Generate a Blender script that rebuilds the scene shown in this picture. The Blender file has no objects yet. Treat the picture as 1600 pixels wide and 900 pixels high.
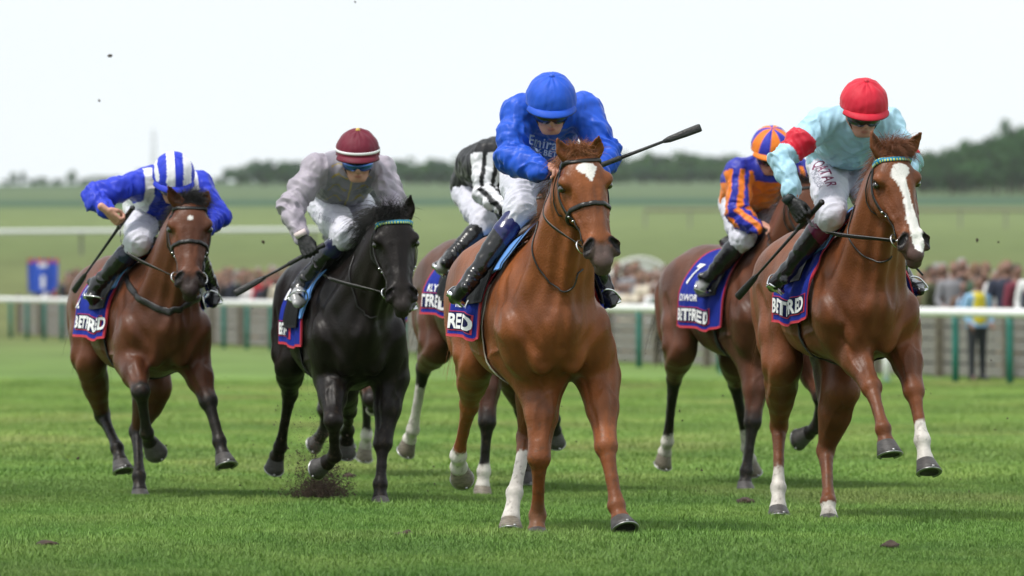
import bpy, math, random
import numpy as np
from mathutils import Vector, Matrix, noise as mnoise

# ------------------------------------------------------------------ camera
scene = bpy.context.scene
COL = scene.collection
FPX = 11111.0          # focal length in pixels of a 1600 px wide frame
CAMH = 1.10            # camera height
HZ = 488.0             # eye level row
cd = bpy.data.cameras.new("camera"); cam = bpy.data.objects.new("camera", cd); COL.objects.link(cam)
cam.location = (0, 0, CAMH); cam.rotation_euler = (math.radians(90), 0, 0)
cd.sensor_width = 36.0; cd.lens = FPX / 1600 * 36.0
cd.shift_x = 0.0; cd.shift_y = (HZ - 450) / 1600.0
cd.clip_start = 1.0; cd.clip_end = 9000.0
cd.dof.use_dof = True; cd.dof.focus_distance = 35.6; cd.dof.aperture_fstop = (cd.lens / 1000.0) / 0.050
cd.dof.aperture_blades = 0
scene.camera = cam

# ------------------------------------------------------------------ sky and sun
SUN_EL, SUN_AZ = 60.0, 235.0     # degrees; azimuth clockwise from +Y (behind the camera, a little to the left)
w = bpy.data.worlds.new("World"); scene.world = w; w.use_nodes = True
nt = w.node_tree; nt.nodes.clear()
out = nt.nodes.new("ShaderNodeOutputWorld"); bg = nt.nodes.new("ShaderNodeBackground")
sky = nt.nodes.new("ShaderNodeTexSky"); sky.sky_type = 'NISHITA'; sky.sun_disc = False
sky.sun_elevation = math.radians(SUN_EL); sky.sun_rotation = math.radians(SUN_AZ)
sky.air_density = 1.0; sky.dust_density = 3.0; sky.ozone_density = 1.0
# thin even overcast over the whole dome: soft white cloud with very weak structure
geo = nt.nodes.new("ShaderNodeTexCoord"); mp = nt.nodes.new("ShaderNodeMapping"); mp.inputs['Scale'].default_value = (1.2, 1.2, 4.0)
nz = nt.nodes.new("ShaderNodeTexNoise"); nz.inputs['Scale'].default_value = 2.2; nz.inputs['Detail'].default_value = 4.0
cr = nt.nodes.new("ShaderNodeValToRGB")
cr.color_ramp.elements[0].position = 0.3; cr.color_ramp.elements[0].color = (8.6, 9.2, 9.6, 1)
cr.color_ramp.elements[1].position = 0.7; cr.color_ramp.elements[1].color = (9.6, 10.0, 10.2, 1)
mix = nt.nodes.new("ShaderNodeMix"); mix.data_type = 'RGBA'; mix.inputs[0].default_value = 0.86
nt.links.new(geo.outputs['Generated'], mp.inputs[0]); nt.links.new(mp.outputs[0], nz.inputs['Vector'])
nt.links.new(nz.outputs['Fac'], cr.inputs[0]); nt.links.new(sky.outputs[0], mix.inputs[6]); nt.links.new(cr.outputs[0], mix.inputs[7])
nt.links.new(mix.outputs[2], bg.inputs[0]); bg.inputs[1].default_value = 0.12; nt.links.new(bg.outputs[0], out.inputs[0])
sd = bpy.data.lights.new("sun", 'SUN'); sd.energy = 3.3; sd.angle = math.radians(10); sd.color = (1.0, 0.96, 0.90)
so = bpy.data.objects.new("sun", sd); COL.objects.link(so)
az, el = math.radians(SUN_AZ), math.radians(SUN_EL)
sdir = Vector((math.sin(az) * math.cos(el), math.cos(az) * math.cos(el), math.sin(el)))
so.rotation_euler = sdir.to_track_quat('Z', 'Y').to_euler(); so.location = (0, 0, 60)
scene.view_settings.view_transform = 'Standard'; scene.view_settings.look = 'None'
scene.view_settings.exposure = 0.0; scene.view_settings.gamma = 1.0; scene.view_settings.use_curve_mapping = False
try:
    scene.cycles.max_bounces = 6; scene.cycles.diffuse_bounces = 3; scene.cycles.glossy_bounces = 2
    scene.cycles.transparent_max_bounces = 6; scene.cycles.volume_bounces = 2
    scene.cycles.caustics_reflective = False; scene.cycles.caustics_refractive = False
except Exception:
    pass

# ------------------------------------------------------------------ helpers
RNG = np.random.default_rng(7); random.seed(7)

def tag(o, label=None, cat=None, group=None, kind=None):
    if label: o['label'] = label
    if cat: o['category'] = cat
    if group: o['group'] = group
    if kind: o['kind'] = kind
    return o

def empty(name, loc=(0, 0, 0), rz=0.0, label=None, cat=None, group=None):
    o = bpy.data.objects.new(name, None); COL.objects.link(o)
    o.empty_display_size = 0.1; o.location = loc; o.rotation_euler = (0, 0, rz)
    return tag(o, label, cat, group)

def mesh_np(name, V, F, mats=None, parent=None, smooth=True, col=None, midx=None):
    """V (n,3); F (m,3|4) array or list of lists."""
    me = bpy.data.meshes.new(name)
    V = np.asarray(V, dtype=np.float32)
    if isinstance(F, np.ndarray):
        k = F.shape[1]; m = len(F)
        me.vertices.add(len(V)); me.vertices.foreach_set('co', V.ravel())
        me.loops.add(m * k); me.loops.foreach_set('vertex_index', F.astype(np.int32).ravel())
        me.polygons.add(m); me.polygons.foreach_set('loop_start', (np.arange(m) * k).astype(np.int32))
        try: me.polygons.foreach_set('loop_total', np.full(m, k, dtype=np.int32))
        except Exception: pass
        me.update(calc_edges=True)
    else:
        me.from_pydata([tuple(map(float, v)) for v in V], [], [list(f) for f in F]); me.update()
    if mats is not None:
        for mt in (mats if isinstance(mats, (list, tuple)) else [mats]): me.materials.append(mt)
    if smooth: me.polygons.foreach_set('use_smooth', [True] * len(me.polygons))
    if midx is not None: me.polygons.foreach_set('material_index', np.asarray(midx, dtype=np.int32))
    if col is not None:
        at = me.color_attributes.new('Col', 'FLOAT_COLOR', 'POINT')
        c4 = np.ones((len(V), 4), dtype=np.float32); c4[:, :3] = col
        at.data.foreach_set('color', c4.ravel())
    o = bpy.data.objects.new(name, me); COL.objects.link(o)
    if parent is not None: o.parent = parent
    return o

class MB:
    """collects simple shapes into one mesh"""
    def __init__(s): s.V = []; s.F = []; s.M = []
    def add(s, V, F, m=0):
        b = len(s.V); s.V += [tuple(v) for v in V]; s.F += [[i + b for i in f] for f in F]; s.M += [m] * len(F)
    def box(s, c, d, m=0, R=None):
        P = []
        for sx in (-1, 1):
            for sy in (-1, 1):
                for sz in (-1, 1):
                    v = Vector((sx * d[0] / 2, sy * d[1] / 2, sz * d[2] / 2))
                    if R is not None: v = R @ v
                    P.append((c[0] + v.x, c[1] + v.y, c[2] + v.z))
        s.add(P, [(0, 1, 3, 2), (4, 6, 7, 5), (0, 4, 5, 1), (2, 3, 7, 6), (0, 2, 6, 4), (1, 5, 7, 3)], m)
    def tube(s, pts, r, n=8, m=0, flat=None, up=None, closed=False):
        V, F = tube_geo(pts, r, n, flat, up, closed); s.add(V, F, m)
    def build(s, name, mats, parent=None, smooth=True):
        o = mesh_np(name, np.array(s.V), s.F, mats, parent, smooth)
        o.data.polygons.foreach_set('material_index', s.M); return o

def tube_geo(pts, r, n=8, flat=None, up=None, closed=False):
    """swept section: r scalar or list; flat = ratio of second half width; up = direction of the thin side"""
    P = np.asarray(pts, dtype=float); k = len(P)
    r = np.full(k, r, dtype=float) if np.isscalar(r) else np.asarray(r, dtype=float)
    if closed: T = np.roll(P, -1, 0) - np.roll(P, 1, 0)
    else: T = np.gradient(P, axis=0)
    T /= np.linalg.norm(T, axis=1)[:, None] + 1e-12
    V = []; prev = None
    for i in range(k):
        if up is not None: u = np.asarray(up[i] if np.ndim(up) == 2 else up, dtype=float)
        else: u = prev if prev is not None else (np.array([0, 0, 1.0]) if abs(T[i][2]) < .9 else np.array([1.0, 0, 0]))
        u = u - T[i] * (u @ T[i]); u /= np.linalg.norm(u) + 1e-12; prev = u
        sd_ = np.cross(T[i], u); f = 1.0 if flat is None else flat
        for j in range(n):
            a = 2 * math.pi * j / n
            V.append(P[i] + sd_ * math.cos(a) * r[i] + u * math.sin(a) * r[i] * f)
    F = []
    for i in range(k if closed else k - 1):
        for j in range(n):
            a = i * n + j; b = i * n + (j + 1) % n; c = ((i + 1) % k) * n + (j + 1) % n; d = ((i + 1) % k) * n + j
            F.append((a, b, c, d))
    if not closed:
        F.append(tuple(range(n))[::-1]); F.append(tuple((k - 1) * n + j for j in range(n)))
    return V, F

def smooth_path(pts, n=8):
    P = [np.asarray(p, dtype=float) for p in pts]
    if len(P) < 3: return np.array([P[0] + (P[-1] - P[0]) * t for t in np.linspace(0, 1, n + 1)])
    Q = [2 * P[0] - P[1]] + P + [2 * P[-1] - P[-2]]; out_ = []
    for i in range(1, len(Q) - 2):
        for t in np.linspace(0, 1, n, endpoint=False):
            a, b, c, d = Q[i - 1], Q[i], Q[i + 1], Q[i + 2]
            out_.append(.5 * ((2 * b) + (-a + c) * t + (2 * a - 5 * b + 4 * c - d) * t * t + (-a + 3 * b - 3 * c + d) * t ** 3))
    out_.append(P[-1]); return np.array(out_)

# vectorised value noise
def vnoise(P, scale=1.0, seed=0):
    P = np.asarray(P) * scale + seed * 17.31; i = np.floor(P).astype(np.int64); f = P - i; f = f * f * (3 - 2 * f)
    def h(a, b, c):
        n = (a * 374761393 + b * 668265263 + c * 2147483647 + seed * 1013904223) & 0xffffffff
        n = ((n ^ (n >> 13)) * 1274126177) & 0xffffffff
        return ((n ^ (n >> 16)) & 0xffff) / 32767.5 - 1.0
    r = 0
    for dx in (0, 1):
        wx = f[:, 0] if dx else 1 - f[:, 0]
        for dy in (0, 1):
            wy = f[:, 1] if dy else 1 - f[:, 1]
            for dz in (0, 1):
                wz = f[:, 2] if dz else 1 - f[:, 2]
                r = r + wx * wy * wz * h(i[:, 0] + dx, i[:, 1] + dy, i[:, 2] + dz)
    return r
def fbm(P, scale=1.0, seed=0, oct=3):
    return sum(vnoise(P, scale * 2 ** o, seed + o) * .5 ** o for o in range(oct))

# ------------------------------------------------------------------ signed distance modelling
def unit(v): v = np.asarray(v, dtype=float); return v / (np.linalg.norm(v) + 1e-12)

class Field:
    def __init__(s, lo, hi, h):
        s.lo = np.array(lo, dtype=float); s.h = h
        s.n = np.ceil((np.array(hi) - s.lo) / h).astype(int) + 1
        s.F = np.full(tuple(s.n), 0.12, dtype=np.float32)
    def _sl(s, lo, hi):
        a = np.clip(np.floor((np.array(lo) - s.lo) / s.h).astype(int), 0, s.n - 1)
        b = np.clip(np.ceil((np.array(hi) - s.lo) / s.h).astype(int) + 1, 1, s.n)
        if np.any(b <= a): return None
        ax = [(s.lo[i] + s.h * np.arange(a[i], b[i])).astype(np.float32) for i in range(3)]
        return (slice(a[0], b[0]), slice(a[1], b[1]), slice(a[2], b[2])), ax
    def merge(s, sl, d, k, mode='add'):
        if mode == 'sub': d = -d
        A = s.F[sl]
        if k <= 0: s.F[sl] = np.minimum(A, d) if mode == 'add' else np.maximum(A, d); return
        hh = np.maximum(k - np.abs(A - d), 0) / k
        if mode == 'add': s.F[sl] = np.minimum(A, d) - hh * hh * k * .25
        else: s.F[sl] = np.maximum(A, d) + hh * hh * k * .25
    def chain(s, pts, ra, rb=None, side=(0, 1, 0), k=.03, mode='add', kin=0.0):
        """polyline of elliptical cones: ra half width along 'side', rb across it"""
        pts = [np.asarray(p, dtype=float) for p in pts]; rb = ra if rb is None else rb
        m = max(max(ra), max(rb)) + k + 2 * s.h + .01
        lo = np.min(pts, 0) - m; hi = np.max(pts, 0) + m
        r = s._sl(lo, hi)
        if r is None: return
        sl, (x, y, z) = r; x = x[:, None, None]; y = y[None, :, None]; z = z[None, None, :]
        D = None
        for i in range(len(pts) - 1):
            A, B = pts[i], pts[i + 1]; W = B - A; L = np.linalg.norm(W)
            if L < 1e-6: continue
            W = W / L
            sv = np.asarray(side[i] if np.ndim(side) == 2 else side, dtype=float); sv = unit(sv - W * (sv @ W)); uv = np.cross(W, sv)
            px, py, pz = x - A[0], y - A[1], z - A[2]
            t = px * W[0] + py * W[1] + pz * W[2]; tc = np.clip(t, 0, L); q = tc / L
            a = ra[i] + (ra[i + 1] - ra[i]) * q; b = rb[i] + (rb[i + 1] - rb[i]) * q
            u = (px * sv[0] + py * sv[1] + pz * sv[2]) / a; v = (px * uv[0] + py * uv[1] + pz * uv[2]) / b
            mn = np.minimum(a, b); e = (t - tc) / mn
            d = (np.sqrt(u * u + v * v + e * e) - 1) * mn
            if D is None: D = d
            elif kin > 0:
                hh = np.maximum(kin - np.abs(D - d), 0) / kin; D = np.minimum(D, d) - hh * hh * kin * .25
            else: D = np.minimum(D, d)
        s.merge(sl, D.astype(np.float32), k, mode)
    def blob(s, c, rad, R=None, k=.03, mode='add'):
        c = np.asarray(c, dtype=float); rad = np.asarray(rad, dtype=float); m = rad.max() + k + 2 * s.h + .01
        r = s._sl(c - m, c + m)
        if r is None: return
        sl, (x, y, z) = r; x = x[:, None, None] - c[0]; y = y[None, :, None] - c[1]; z = z[None, None, :] - c[2]
        if R is None: u, v, w_ = x, y, z
        else: u, v, w_ = [x * R[i][0] + y * R[i][1] + z * R[i][2] for i in range(3)]
        q = np.sqrt((u / rad[0]) ** 2 + (v / rad[1]) ** 2 + (w_ / rad[2]) ** 2)
        g = np.sqrt((u / rad[0] ** 2) ** 2 + (v / rad[1] ** 2) ** 2 + (w_ / rad[2] ** 2) ** 2) + 1e-6
        s.merge(sl, (q * (q - 1) / g).astype(np.float32), k, mode)
    def sample(s, P):
        G = (np.asarray(P) - s.lo) / s.h; G = np.clip(G, 0, np.array(s.n) - 1.001); i = G.astype(int); f = G - i; r = 0
        for dx in (0, 1):
            for dy in (0, 1):
                for dz in (0, 1):
                    r = r + (f[:, 0] if dx else 1 - f[:, 0]) * (f[:, 1] if dy else 1 - f[:, 1]) * (f[:, 2] if dz else 1 - f[:, 2]) * s.F[i[:, 0] + dx, i[:, 1] + dy, i[:, 2] + dz]
        return r
    def grad(s, P):
        e = s.h; G = np.stack([s.sample(P + np.eye(3)[i] * e) - s.sample(P - np.eye(3)[i] * e) for i in range(3)], 1)
        return G / (np.linalg.norm(G, axis=1)[:, None] + 1e-9)
    def snap(s, P, off=0.0, it=6):
        P = np.array(P, dtype=float)
        for _ in range(it): P = P - s.grad(P) * (s.sample(P) - off)[:, None] * .85
        return P
    def march(s, O, D, off=0.0, tmax=1.0):
        """from outside along D until the field drops under off"""
        O = np.array(O, dtype=float); D = np.array(D, dtype=float); t = np.zeros(len(O))
        for _ in range(60):
            f = s.sample(O + D * t[:, None]) - off; t = np.minimum(t + np.maximum(f, 0) * .7, tmax)
        return O + D * t[:, None]
    def surface(s):
        F = s.F; S = F < 0; nx, ny, nz_ = F.shape
        c = np.zeros((nx - 1, ny - 1, nz_ - 1), dtype=np.int8)
        for a in (0, 1):
            for b in (0, 1):
                for d in (0, 1): c += S[a:nx - 1 + a, b:ny - 1 + b, d:nz_ - 1 + d]
        act = (c > 0) & (c < 8); I, J, K = np.nonzero(act)
        idx = np.full(act.shape, -1, dtype=np.int32); idx[I, J, K] = np.arange(len(I))
        pos = np.zeros((len(I), 3)); cnt = np.zeros(len(I))
        for ax in range(3):
            o1, o2 = [q for q in range(3) if q != ax]
            for a in (0, 1):
                for b in (0, 1):
                    of = [0, 0, 0]; of[o1] = a; of[o2] = b; of2 = list(of); of2[ax] = 1
                    fa = F[I + of[0], J + of[1], K + of[2]]; fb = F[I + of2[0], J + of2[1], K + of2[2]]
                    m = (fa < 0) != (fb < 0); t = np.where(m, fa / np.where(m, fa - fb, 1), 0)
                    p = np.zeros((len(I), 3)); p[:, ax] = t; p[:, o1] = a; p[:, o2] = b
                    pos += p * m[:, None]; cnt += m
        V = (np.stack([I, J, K], 1) + pos / cnt[:, None]) * s.h + s.lo
        Q = []
        for ax in range(3):
            o1, o2 = (ax + 1) % 3, (ax + 2) % 3
            sl0 = [slice(1, -1)] * 3; sl0[ax] = slice(0, -1); sl1 = [slice(1, -1)] * 3; sl1[ax] = slice(1, None)
            A = S[tuple(sl0)]; B = S[tuple(sl1)]; ii = np.stack(np.nonzero(A != B), 1)
            if not len(ii): continue
            ins = A[ii[:, 0], ii[:, 1], ii[:, 2]]; base = ii.copy(); base[:, o1] += 1; base[:, o2] += 1
            def cell(d1, d2):
                q = base.copy(); q[:, o1] -= d1; q[:, o2] -= d2; return idx[q[:, 0], q[:, 1], q[:, 2]]
            q = np.stack([cell(1, 1), cell(0, 1), cell(0, 0), cell(1, 0)], 1); q[~ins] = q[~ins][:, ::-1]; Q.append(q)
        Q = np.concatenate(Q); Q = Q[(Q >= 0).all(1)]
        return V, Q

def relax(V, Q, it=1, lam=.5):
    """light smoothing of a quad mesh"""
    for _ in range(it):
        acc = np.zeros_like(V); n = np.zeros(len(V))
        for a, b in ((0, 1), (1, 2), (2, 3), (3, 0)):
            np.add.at(acc, Q[:, a], V[Q[:, b]]); np.add.at(acc, Q[:, b], V[Q[:, a]])
            n += np.bincount(Q[:, a], minlength=len(V)) + np.bincount(Q[:, b], minlength=len(V))
        V = V + lam * (acc / np.maximum(n, 1)[:, None] - V)
    return V

def vnormals(V, Q):
    N = np.cross(V[Q[:, 2]] - V[Q[:, 0]], V[Q[:, 3]] - V[Q[:, 1]]); out_ = np.zeros_like(V)
    for i in range(4): np.add.at(out_, Q[:, i], N)
    return out_ / (np.linalg.norm(out_, axis=1)[:, None] + 1e-12)

def seg_t(P, pts):
    """closest parameter (segment index + fraction) and distance of points P to a polyline"""
    best = np.full(len(P), 1e9); tt = np.zeros(len(P))
    for i in range(len(pts) - 1):
        A = np.asarray(pts[i]); W = np.asarray(pts[i + 1]) - A; L2 = W @ W + 1e-12
        t = np.clip(((P - A) @ W) / L2, 0, 1); d = np.linalg.norm(P - A - t[:, None] * W, axis=1)
        m = d < best; best[m] = d[m]; tt[m] = i + t[m]
    return tt, best

# ------------------------------------------------------------------ materials
_M = {}
def mat(name, col=(.5, .5, .5), rough=.6, metal=0.0, vcol=False, var=.12, vscale=6.0, bump=0.0, bscale=60.0, sheen=0.0, coat=0.0,
        stretch=(1, 1, 1), spec=.5, fine=0.0, rvar=0.0, trans=0.0):
    if name in _M: return _M[name]
    m = bpy.data.materials.new(name); m.use_nodes = True; nt = m.node_tree; N = nt.nodes; Lk = nt.links
    b = N.get('Principled BSDF'); b.inputs['Roughness'].default_value = rough; b.inputs['Metallic'].default_value = metal
    b.inputs['Specular IOR Level'].default_value = spec
    if sheen: b.inputs['Sheen Weight'].default_value = sheen; b.inputs['Sheen Roughness'].default_value = .4
    if coat: b.inputs['Coat Weight'].default_value = coat; b.inputs['Coat Roughness'].default_value = .3
    if trans: b.inputs['Transmission Weight'].default_value = trans
    tc = N.new('ShaderNodeTexCoord'); mp = N.new('ShaderNodeMapping'); mp.inputs['Scale'].default_value = stretch
    Lk.new(tc.outputs['Object'], mp.inputs[0])
    if vcol:
        a = N.new('ShaderNodeAttribute'); a.attribute_name = 'Col'; src = a.outputs['Color']
    else:
        a = N.new('ShaderNodeRGB'); a.outputs[0].default_value = (*col, 1); src = a.outputs[0]
    n1 = N.new('ShaderNodeTexNoise'); n1.inputs['Scale'].default_value = vscale; n1.inputs['Detail'].default_value = 5
    Lk.new(mp.outputs[0], n1.inputs['Vector'])
    mr = N.new('ShaderNodeMapRange'); mr.inputs[1].default_value = .3; mr.inputs[2].default_value = .7
    mr.inputs[3].default_value = 1 - var; mr.inputs[4].default_value = 1 + var; Lk.new(n1.outputs['Fac'], mr.inputs[0])
    mul = N.new('ShaderNodeVectorMath'); mul.operation = 'SCALE'; Lk.new(src, mul.inputs[0]); Lk.new(mr.outputs[0], mul.inputs['Scale'])
    Lk.new(mul.outputs[0], b.inputs['Base Color'])
    if rvar:
        m2 = N.new('ShaderNodeMapRange'); m2.inputs[1].default_value = .3; m2.inputs[2].default_value = .7
        m2.inputs[3].default_value = max(.02, rough - rvar); m2.inputs[4].default_value = rough + rvar
        Lk.new(n1.outputs['Fac'], m2.inputs[0]); Lk.new(m2.outputs[0], b.inputs['Roughness'])
    if bump:
        n2 = N.new('ShaderNodeTexNoise'); n2.inputs['Scale'].default_value = bscale; n2.inputs['Detail'].default_value = 4
        Lk.new(mp.outputs[0], n2.inputs['Vector']); bp = N.new('ShaderNodeBump'); bp.inputs['Strength'].default_value = bump
        bp.inputs['Distance'].default_value = .02; Lk.new(n2.outputs['Fac'], bp.inputs['Height']); Lk.new(bp.outputs[0], b.inputs['Normal'])
    _M[name] = m; return m
GRASS = True
# ------------------------------------------------------------------ land
def gz(Y):
    """height of the land at distance Y (the course is flat, then the heath climbs)"""
    return np.interp(Y, [0, 98, 128, 197, 240, 300, 370, 500, 800, 1200, 1500, 1800, 2400, 3200, 4200, 6500], [0, 0, .12, .40, 1.2, 2.6, 4.0, 6.2, 11.5, 18.3, 23, 28, 41, 58, 66, 60])
def gxy(X, Y): return gz(Y) + np.where(Y > 600, (Y - 600) / 2600 * 3.5 * np.sin(X / 260.0 + 1.0), 0) * np.clip((3300 - Y) / 600 + 1, 0, 1)

def land_material():
    m = bpy.data.materials.new('turf_and_heath'); m.use_nodes = True; nt = m.node_tree; N = nt.nodes; Lk = nt.links; b = N['Principled BSDF']
    b.inputs['Roughness'].default_value = .9; b.inputs['Specular IOR Level'].default_value = .15
    tc = N.new('ShaderNodeTexCoord'); sx = N.new('ShaderNodeSeparateXYZ'); Lk.new(tc.outputs['Object'], sx.inputs[0])
    # distance bands: mown course, rough, pasture, crop, far heath
    mp0 = N.new('ShaderNodeMapping'); mp0.inputs['Scale'].default_value = (.02, .006, 0); Lk.new(tc.outputs['Object'], mp0.inputs[0])
    nb = N.new('ShaderNodeTexNoise'); nb.inputs['Scale'].default_value = 1.0; nb.inputs['Detail'].default_value = 3; Lk.new(mp0.outputs[0], nb.inputs['Vector'])
    wob = N.new('ShaderNodeMath'); wob.operation = 'MULTIPLY_ADD'; Lk.new(nb.outputs['Fac'], wob.inputs[0]); wob.inputs[1].default_value = .16; Lk.new(sx.outputs['Y'], wob.inputs[2])
    mr = N.new('ShaderNodeMapRange'); mr.inputs[1].default_value = 0; mr.inputs[2].default_value = 4000; Lk.new(wob.outputs[0], mr.inputs[0])
    pw = N.new('ShaderNodeMath'); pw.operation = 'POWER'; pw.inputs[1].default_value = .5; Lk.new(mr.outputs[0], pw.inputs[0])
    cr = N.new('ShaderNodeValToRGB'); e = cr.color_ramp; K = lambda y: (y / 4000) ** .5
    st = [(0, (.085, .165, .030)), (60, (.09, .175, .032)), (104, (.125, .21, .045)), (150, (.12, .18, .048)), (215, (.125, .140, .048)), (330, (.115, .140, .048)), (420, (.110, .145, .048)), (700, (.135, .175, .062)), (1150, (.118, .160, .058)), (1400, (.028, .075, .040)), (1800, (.030, .075, .042)), (1950, (.085, .125, .055)), (2700, (.085, .125, .058)), (3100, (.03, .07, .035)), (4000, (.03, .07, .035))]
    e.elements[0].position = K(st[0][0]); e.elements[0].color = (*st[0][1], 1); e.elements[1].position = 1; e.elements[1].color = (*st[-1][1], 1)
    for y, c in st[1:-1]: q = e.elements.new(K(y)); q.color = (*c, 1)
    Lk.new(pw.outputs[0], cr.inputs[0])
    mp = N.new('ShaderNodeMapping'); mp.inputs['Scale'].default_value = (.35, .12, 1); Lk.new(tc.outputs['Object'], mp.inputs[0])
    n1 = N.new('ShaderNodeTexNoise'); n1.inputs['Scale'].default_value = 1.0; n1.inputs['Detail'].default_value = 8; n1.inputs['Roughness'].default_value = .6; Lk.new(mp.outputs[0], n1.inputs['Vector'])
    m1 = N.new('ShaderNodeMapRange'); m1.inputs[1].default_value = .3; m1.inputs[2].default_value = .7; m1.inputs[3].default_value = .78; m1.inputs[4].default_value = 1.22; Lk.new(n1.outputs['Fac'], m1.inputs[0])
    ml = N.new('ShaderNodeVectorMath'); ml.operation = 'SCALE'; Lk.new(cr.outputs[0], ml.inputs[0]); Lk.new(m1.outputs[0], ml.inputs['Scale'])
    Lk.new(ml.outputs[0], b.inputs['Base Color'])
    n2 = N.new('ShaderNodeTexNoise'); n2.inputs['Scale'].default_value = 9; n2.inputs['Detail'].default_value = 6; Lk.new(tc.outputs['Object'], n2.inputs['Vector'])
    bp = N.new('ShaderNodeBump'); bp.inputs['Strength'].default_value = .5; bp.inputs['Distance'].default_value = .06; Lk.new(n2.outputs['Fac'], bp.inputs['Height']); Lk.new(bp.outputs[0], b.inputs['Normal'])
    return m
ys = np.unique(np.concatenate([np.linspace(-60, 100, 22), np.linspace(100, 500, 40), np.linspace(500, 3200, 90), np.linspace(3200, 8000, 20)]))
xs = np.unique(np.concatenate([np.linspace(-2600, -60, 40), np.linspace(-60, 60, 20), np.linspace(60, 2600, 40)]))
XX, YY = np.meshgrid(xs, ys, indexing='ij'); ZZ = gxy(XX, YY); V_ = np.stack([XX, YY, ZZ], 2).reshape(-1, 3); ny_ = len(ys)
I_, J_ = np.meshgrid(np.arange(len(xs) - 1), np.arange(ny_ - 1), indexing='ij'); a_ = (I_ * ny_ + J_).ravel()
ground = mesh_np('ground', V_, np.stack([a_, a_ + ny_, a_ + ny_ + 1, a_ + 1], 1), land_material()); tag(ground, kind='structure')

# ------------------------------------------------------------------ mown turf near the horses: real blades, instanced tufts
def grass_material():
    m = bpy.data.materials.new('grass_blades'); m.use_nodes = True; nt = m.node_tree; N = nt.nodes; Lk = nt.links; b = N['Principled BSDF']
    b.inputs['Roughness'].default_value = .55; b.inputs['Specular IOR Level'].default_value = .25
    g = N.new('ShaderNodeNewGeometry'); mp = N.new('ShaderNodeMapping'); mp.inputs['Scale'].default_value = (.8, .30, .0); Lk.new(g.outputs['Position'], mp.inputs[0])
    n1 = N.new('ShaderNodeTexNoise'); n1.inputs['Scale'].default_value = 1.0; n1.inputs['Detail'].default_value = 7; n1.inputs['Roughness'].default_value = .65; Lk.new(mp.outputs[0], n1.inputs['Vector'])
    cr = N.new('ShaderNodeValToRGB'); e = cr.color_ramp
    e.elements[0].position = .28; e.elements[0].color = (.072, .168, .024, 1); e.elements[1].position = .72; e.elements[1].color = (.195, .300, .056, 1)
    q = e.elements.new(.5); q.color = (.122, .230, .036, 1); Lk.new(n1.outputs['Fac'], cr.inputs[0])
    n3 = N.new('ShaderNodeTexNoise'); n3.inputs['Scale'].default_value = .45; n3.inputs['Detail'].default_value = 6; Lk.new(mp.outputs[0], n3.inputs['Vector']); m3 = N.new('ShaderNodeMapRange'); m3.inputs[1].default_value = .52; m3.inputs[2].default_value = .75; m3.inputs[3].default_value = 0; m3.inputs[4].default_value = .6; Lk.new(n3.outputs['Fac'], m3.inputs[0])
    yx = N.new('ShaderNodeMix'); yx.data_type = 'RGBA'; yx.inputs[7].default_value = (.24, .255, .075, 1); Lk.new(m3.outputs[0], yx.inputs[0]); Lk.new(cr.outputs[0], yx.inputs[6])
    # mowing bands across the course
    sx = N.new('ShaderNodeSeparateXYZ'); Lk.new(g.outputs['Position'], sx.inputs[0]); sn = N.new('ShaderNodeMath'); sn.operation = 'MULTIPLY_ADD'; Lk.new(sx.outputs['Y'], sn.inputs[0]); sn.inputs[1].default_value = .52; sn.inputs[2].default_value = 1.2
    s2 = N.new('ShaderNodeMath'); s2.operation = 'SINE'; Lk.new(sn.outputs[0], s2.inputs[0]); m2 = N.new('ShaderNodeMapRange'); m2.inputs[1].default_value = -.5; m2.inputs[2].default_value = .5; m2.inputs[3].default_value = .88; m2.inputs[4].default_value = 1.08; Lk.new(s2.outputs[0], m2.inputs[0])
    at = N.new('ShaderNodeAttribute'); at.attribute_name = 'Col'; mx = N.new('ShaderNodeVectorMath'); mx.operation = 'MULTIPLY'; Lk.new(yx.outputs[2], mx.inputs[0]); Lk.new(at.outputs['Color'], mx.inputs[1])
    ml = N.new('ShaderNodeVectorMath'); ml.operation = 'SCALE'; Lk.new(mx.outputs[0], ml.inputs[0]); Lk.new(m2.outputs[0], ml.inputs['Scale']); # blade colour is tinted paler and yellower with distance from the camera
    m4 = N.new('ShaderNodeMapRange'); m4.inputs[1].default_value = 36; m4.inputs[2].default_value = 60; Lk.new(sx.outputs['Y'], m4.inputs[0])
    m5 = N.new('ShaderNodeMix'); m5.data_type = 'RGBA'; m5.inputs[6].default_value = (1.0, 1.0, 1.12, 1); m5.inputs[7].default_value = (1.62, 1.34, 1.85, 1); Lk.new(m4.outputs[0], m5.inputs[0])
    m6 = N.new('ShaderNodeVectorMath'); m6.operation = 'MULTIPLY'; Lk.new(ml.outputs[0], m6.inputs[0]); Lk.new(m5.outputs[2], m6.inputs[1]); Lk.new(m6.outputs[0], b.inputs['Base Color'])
    b.inputs['Subsurface Weight'].default_value = 0
    return m
GM = grass_material()
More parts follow.
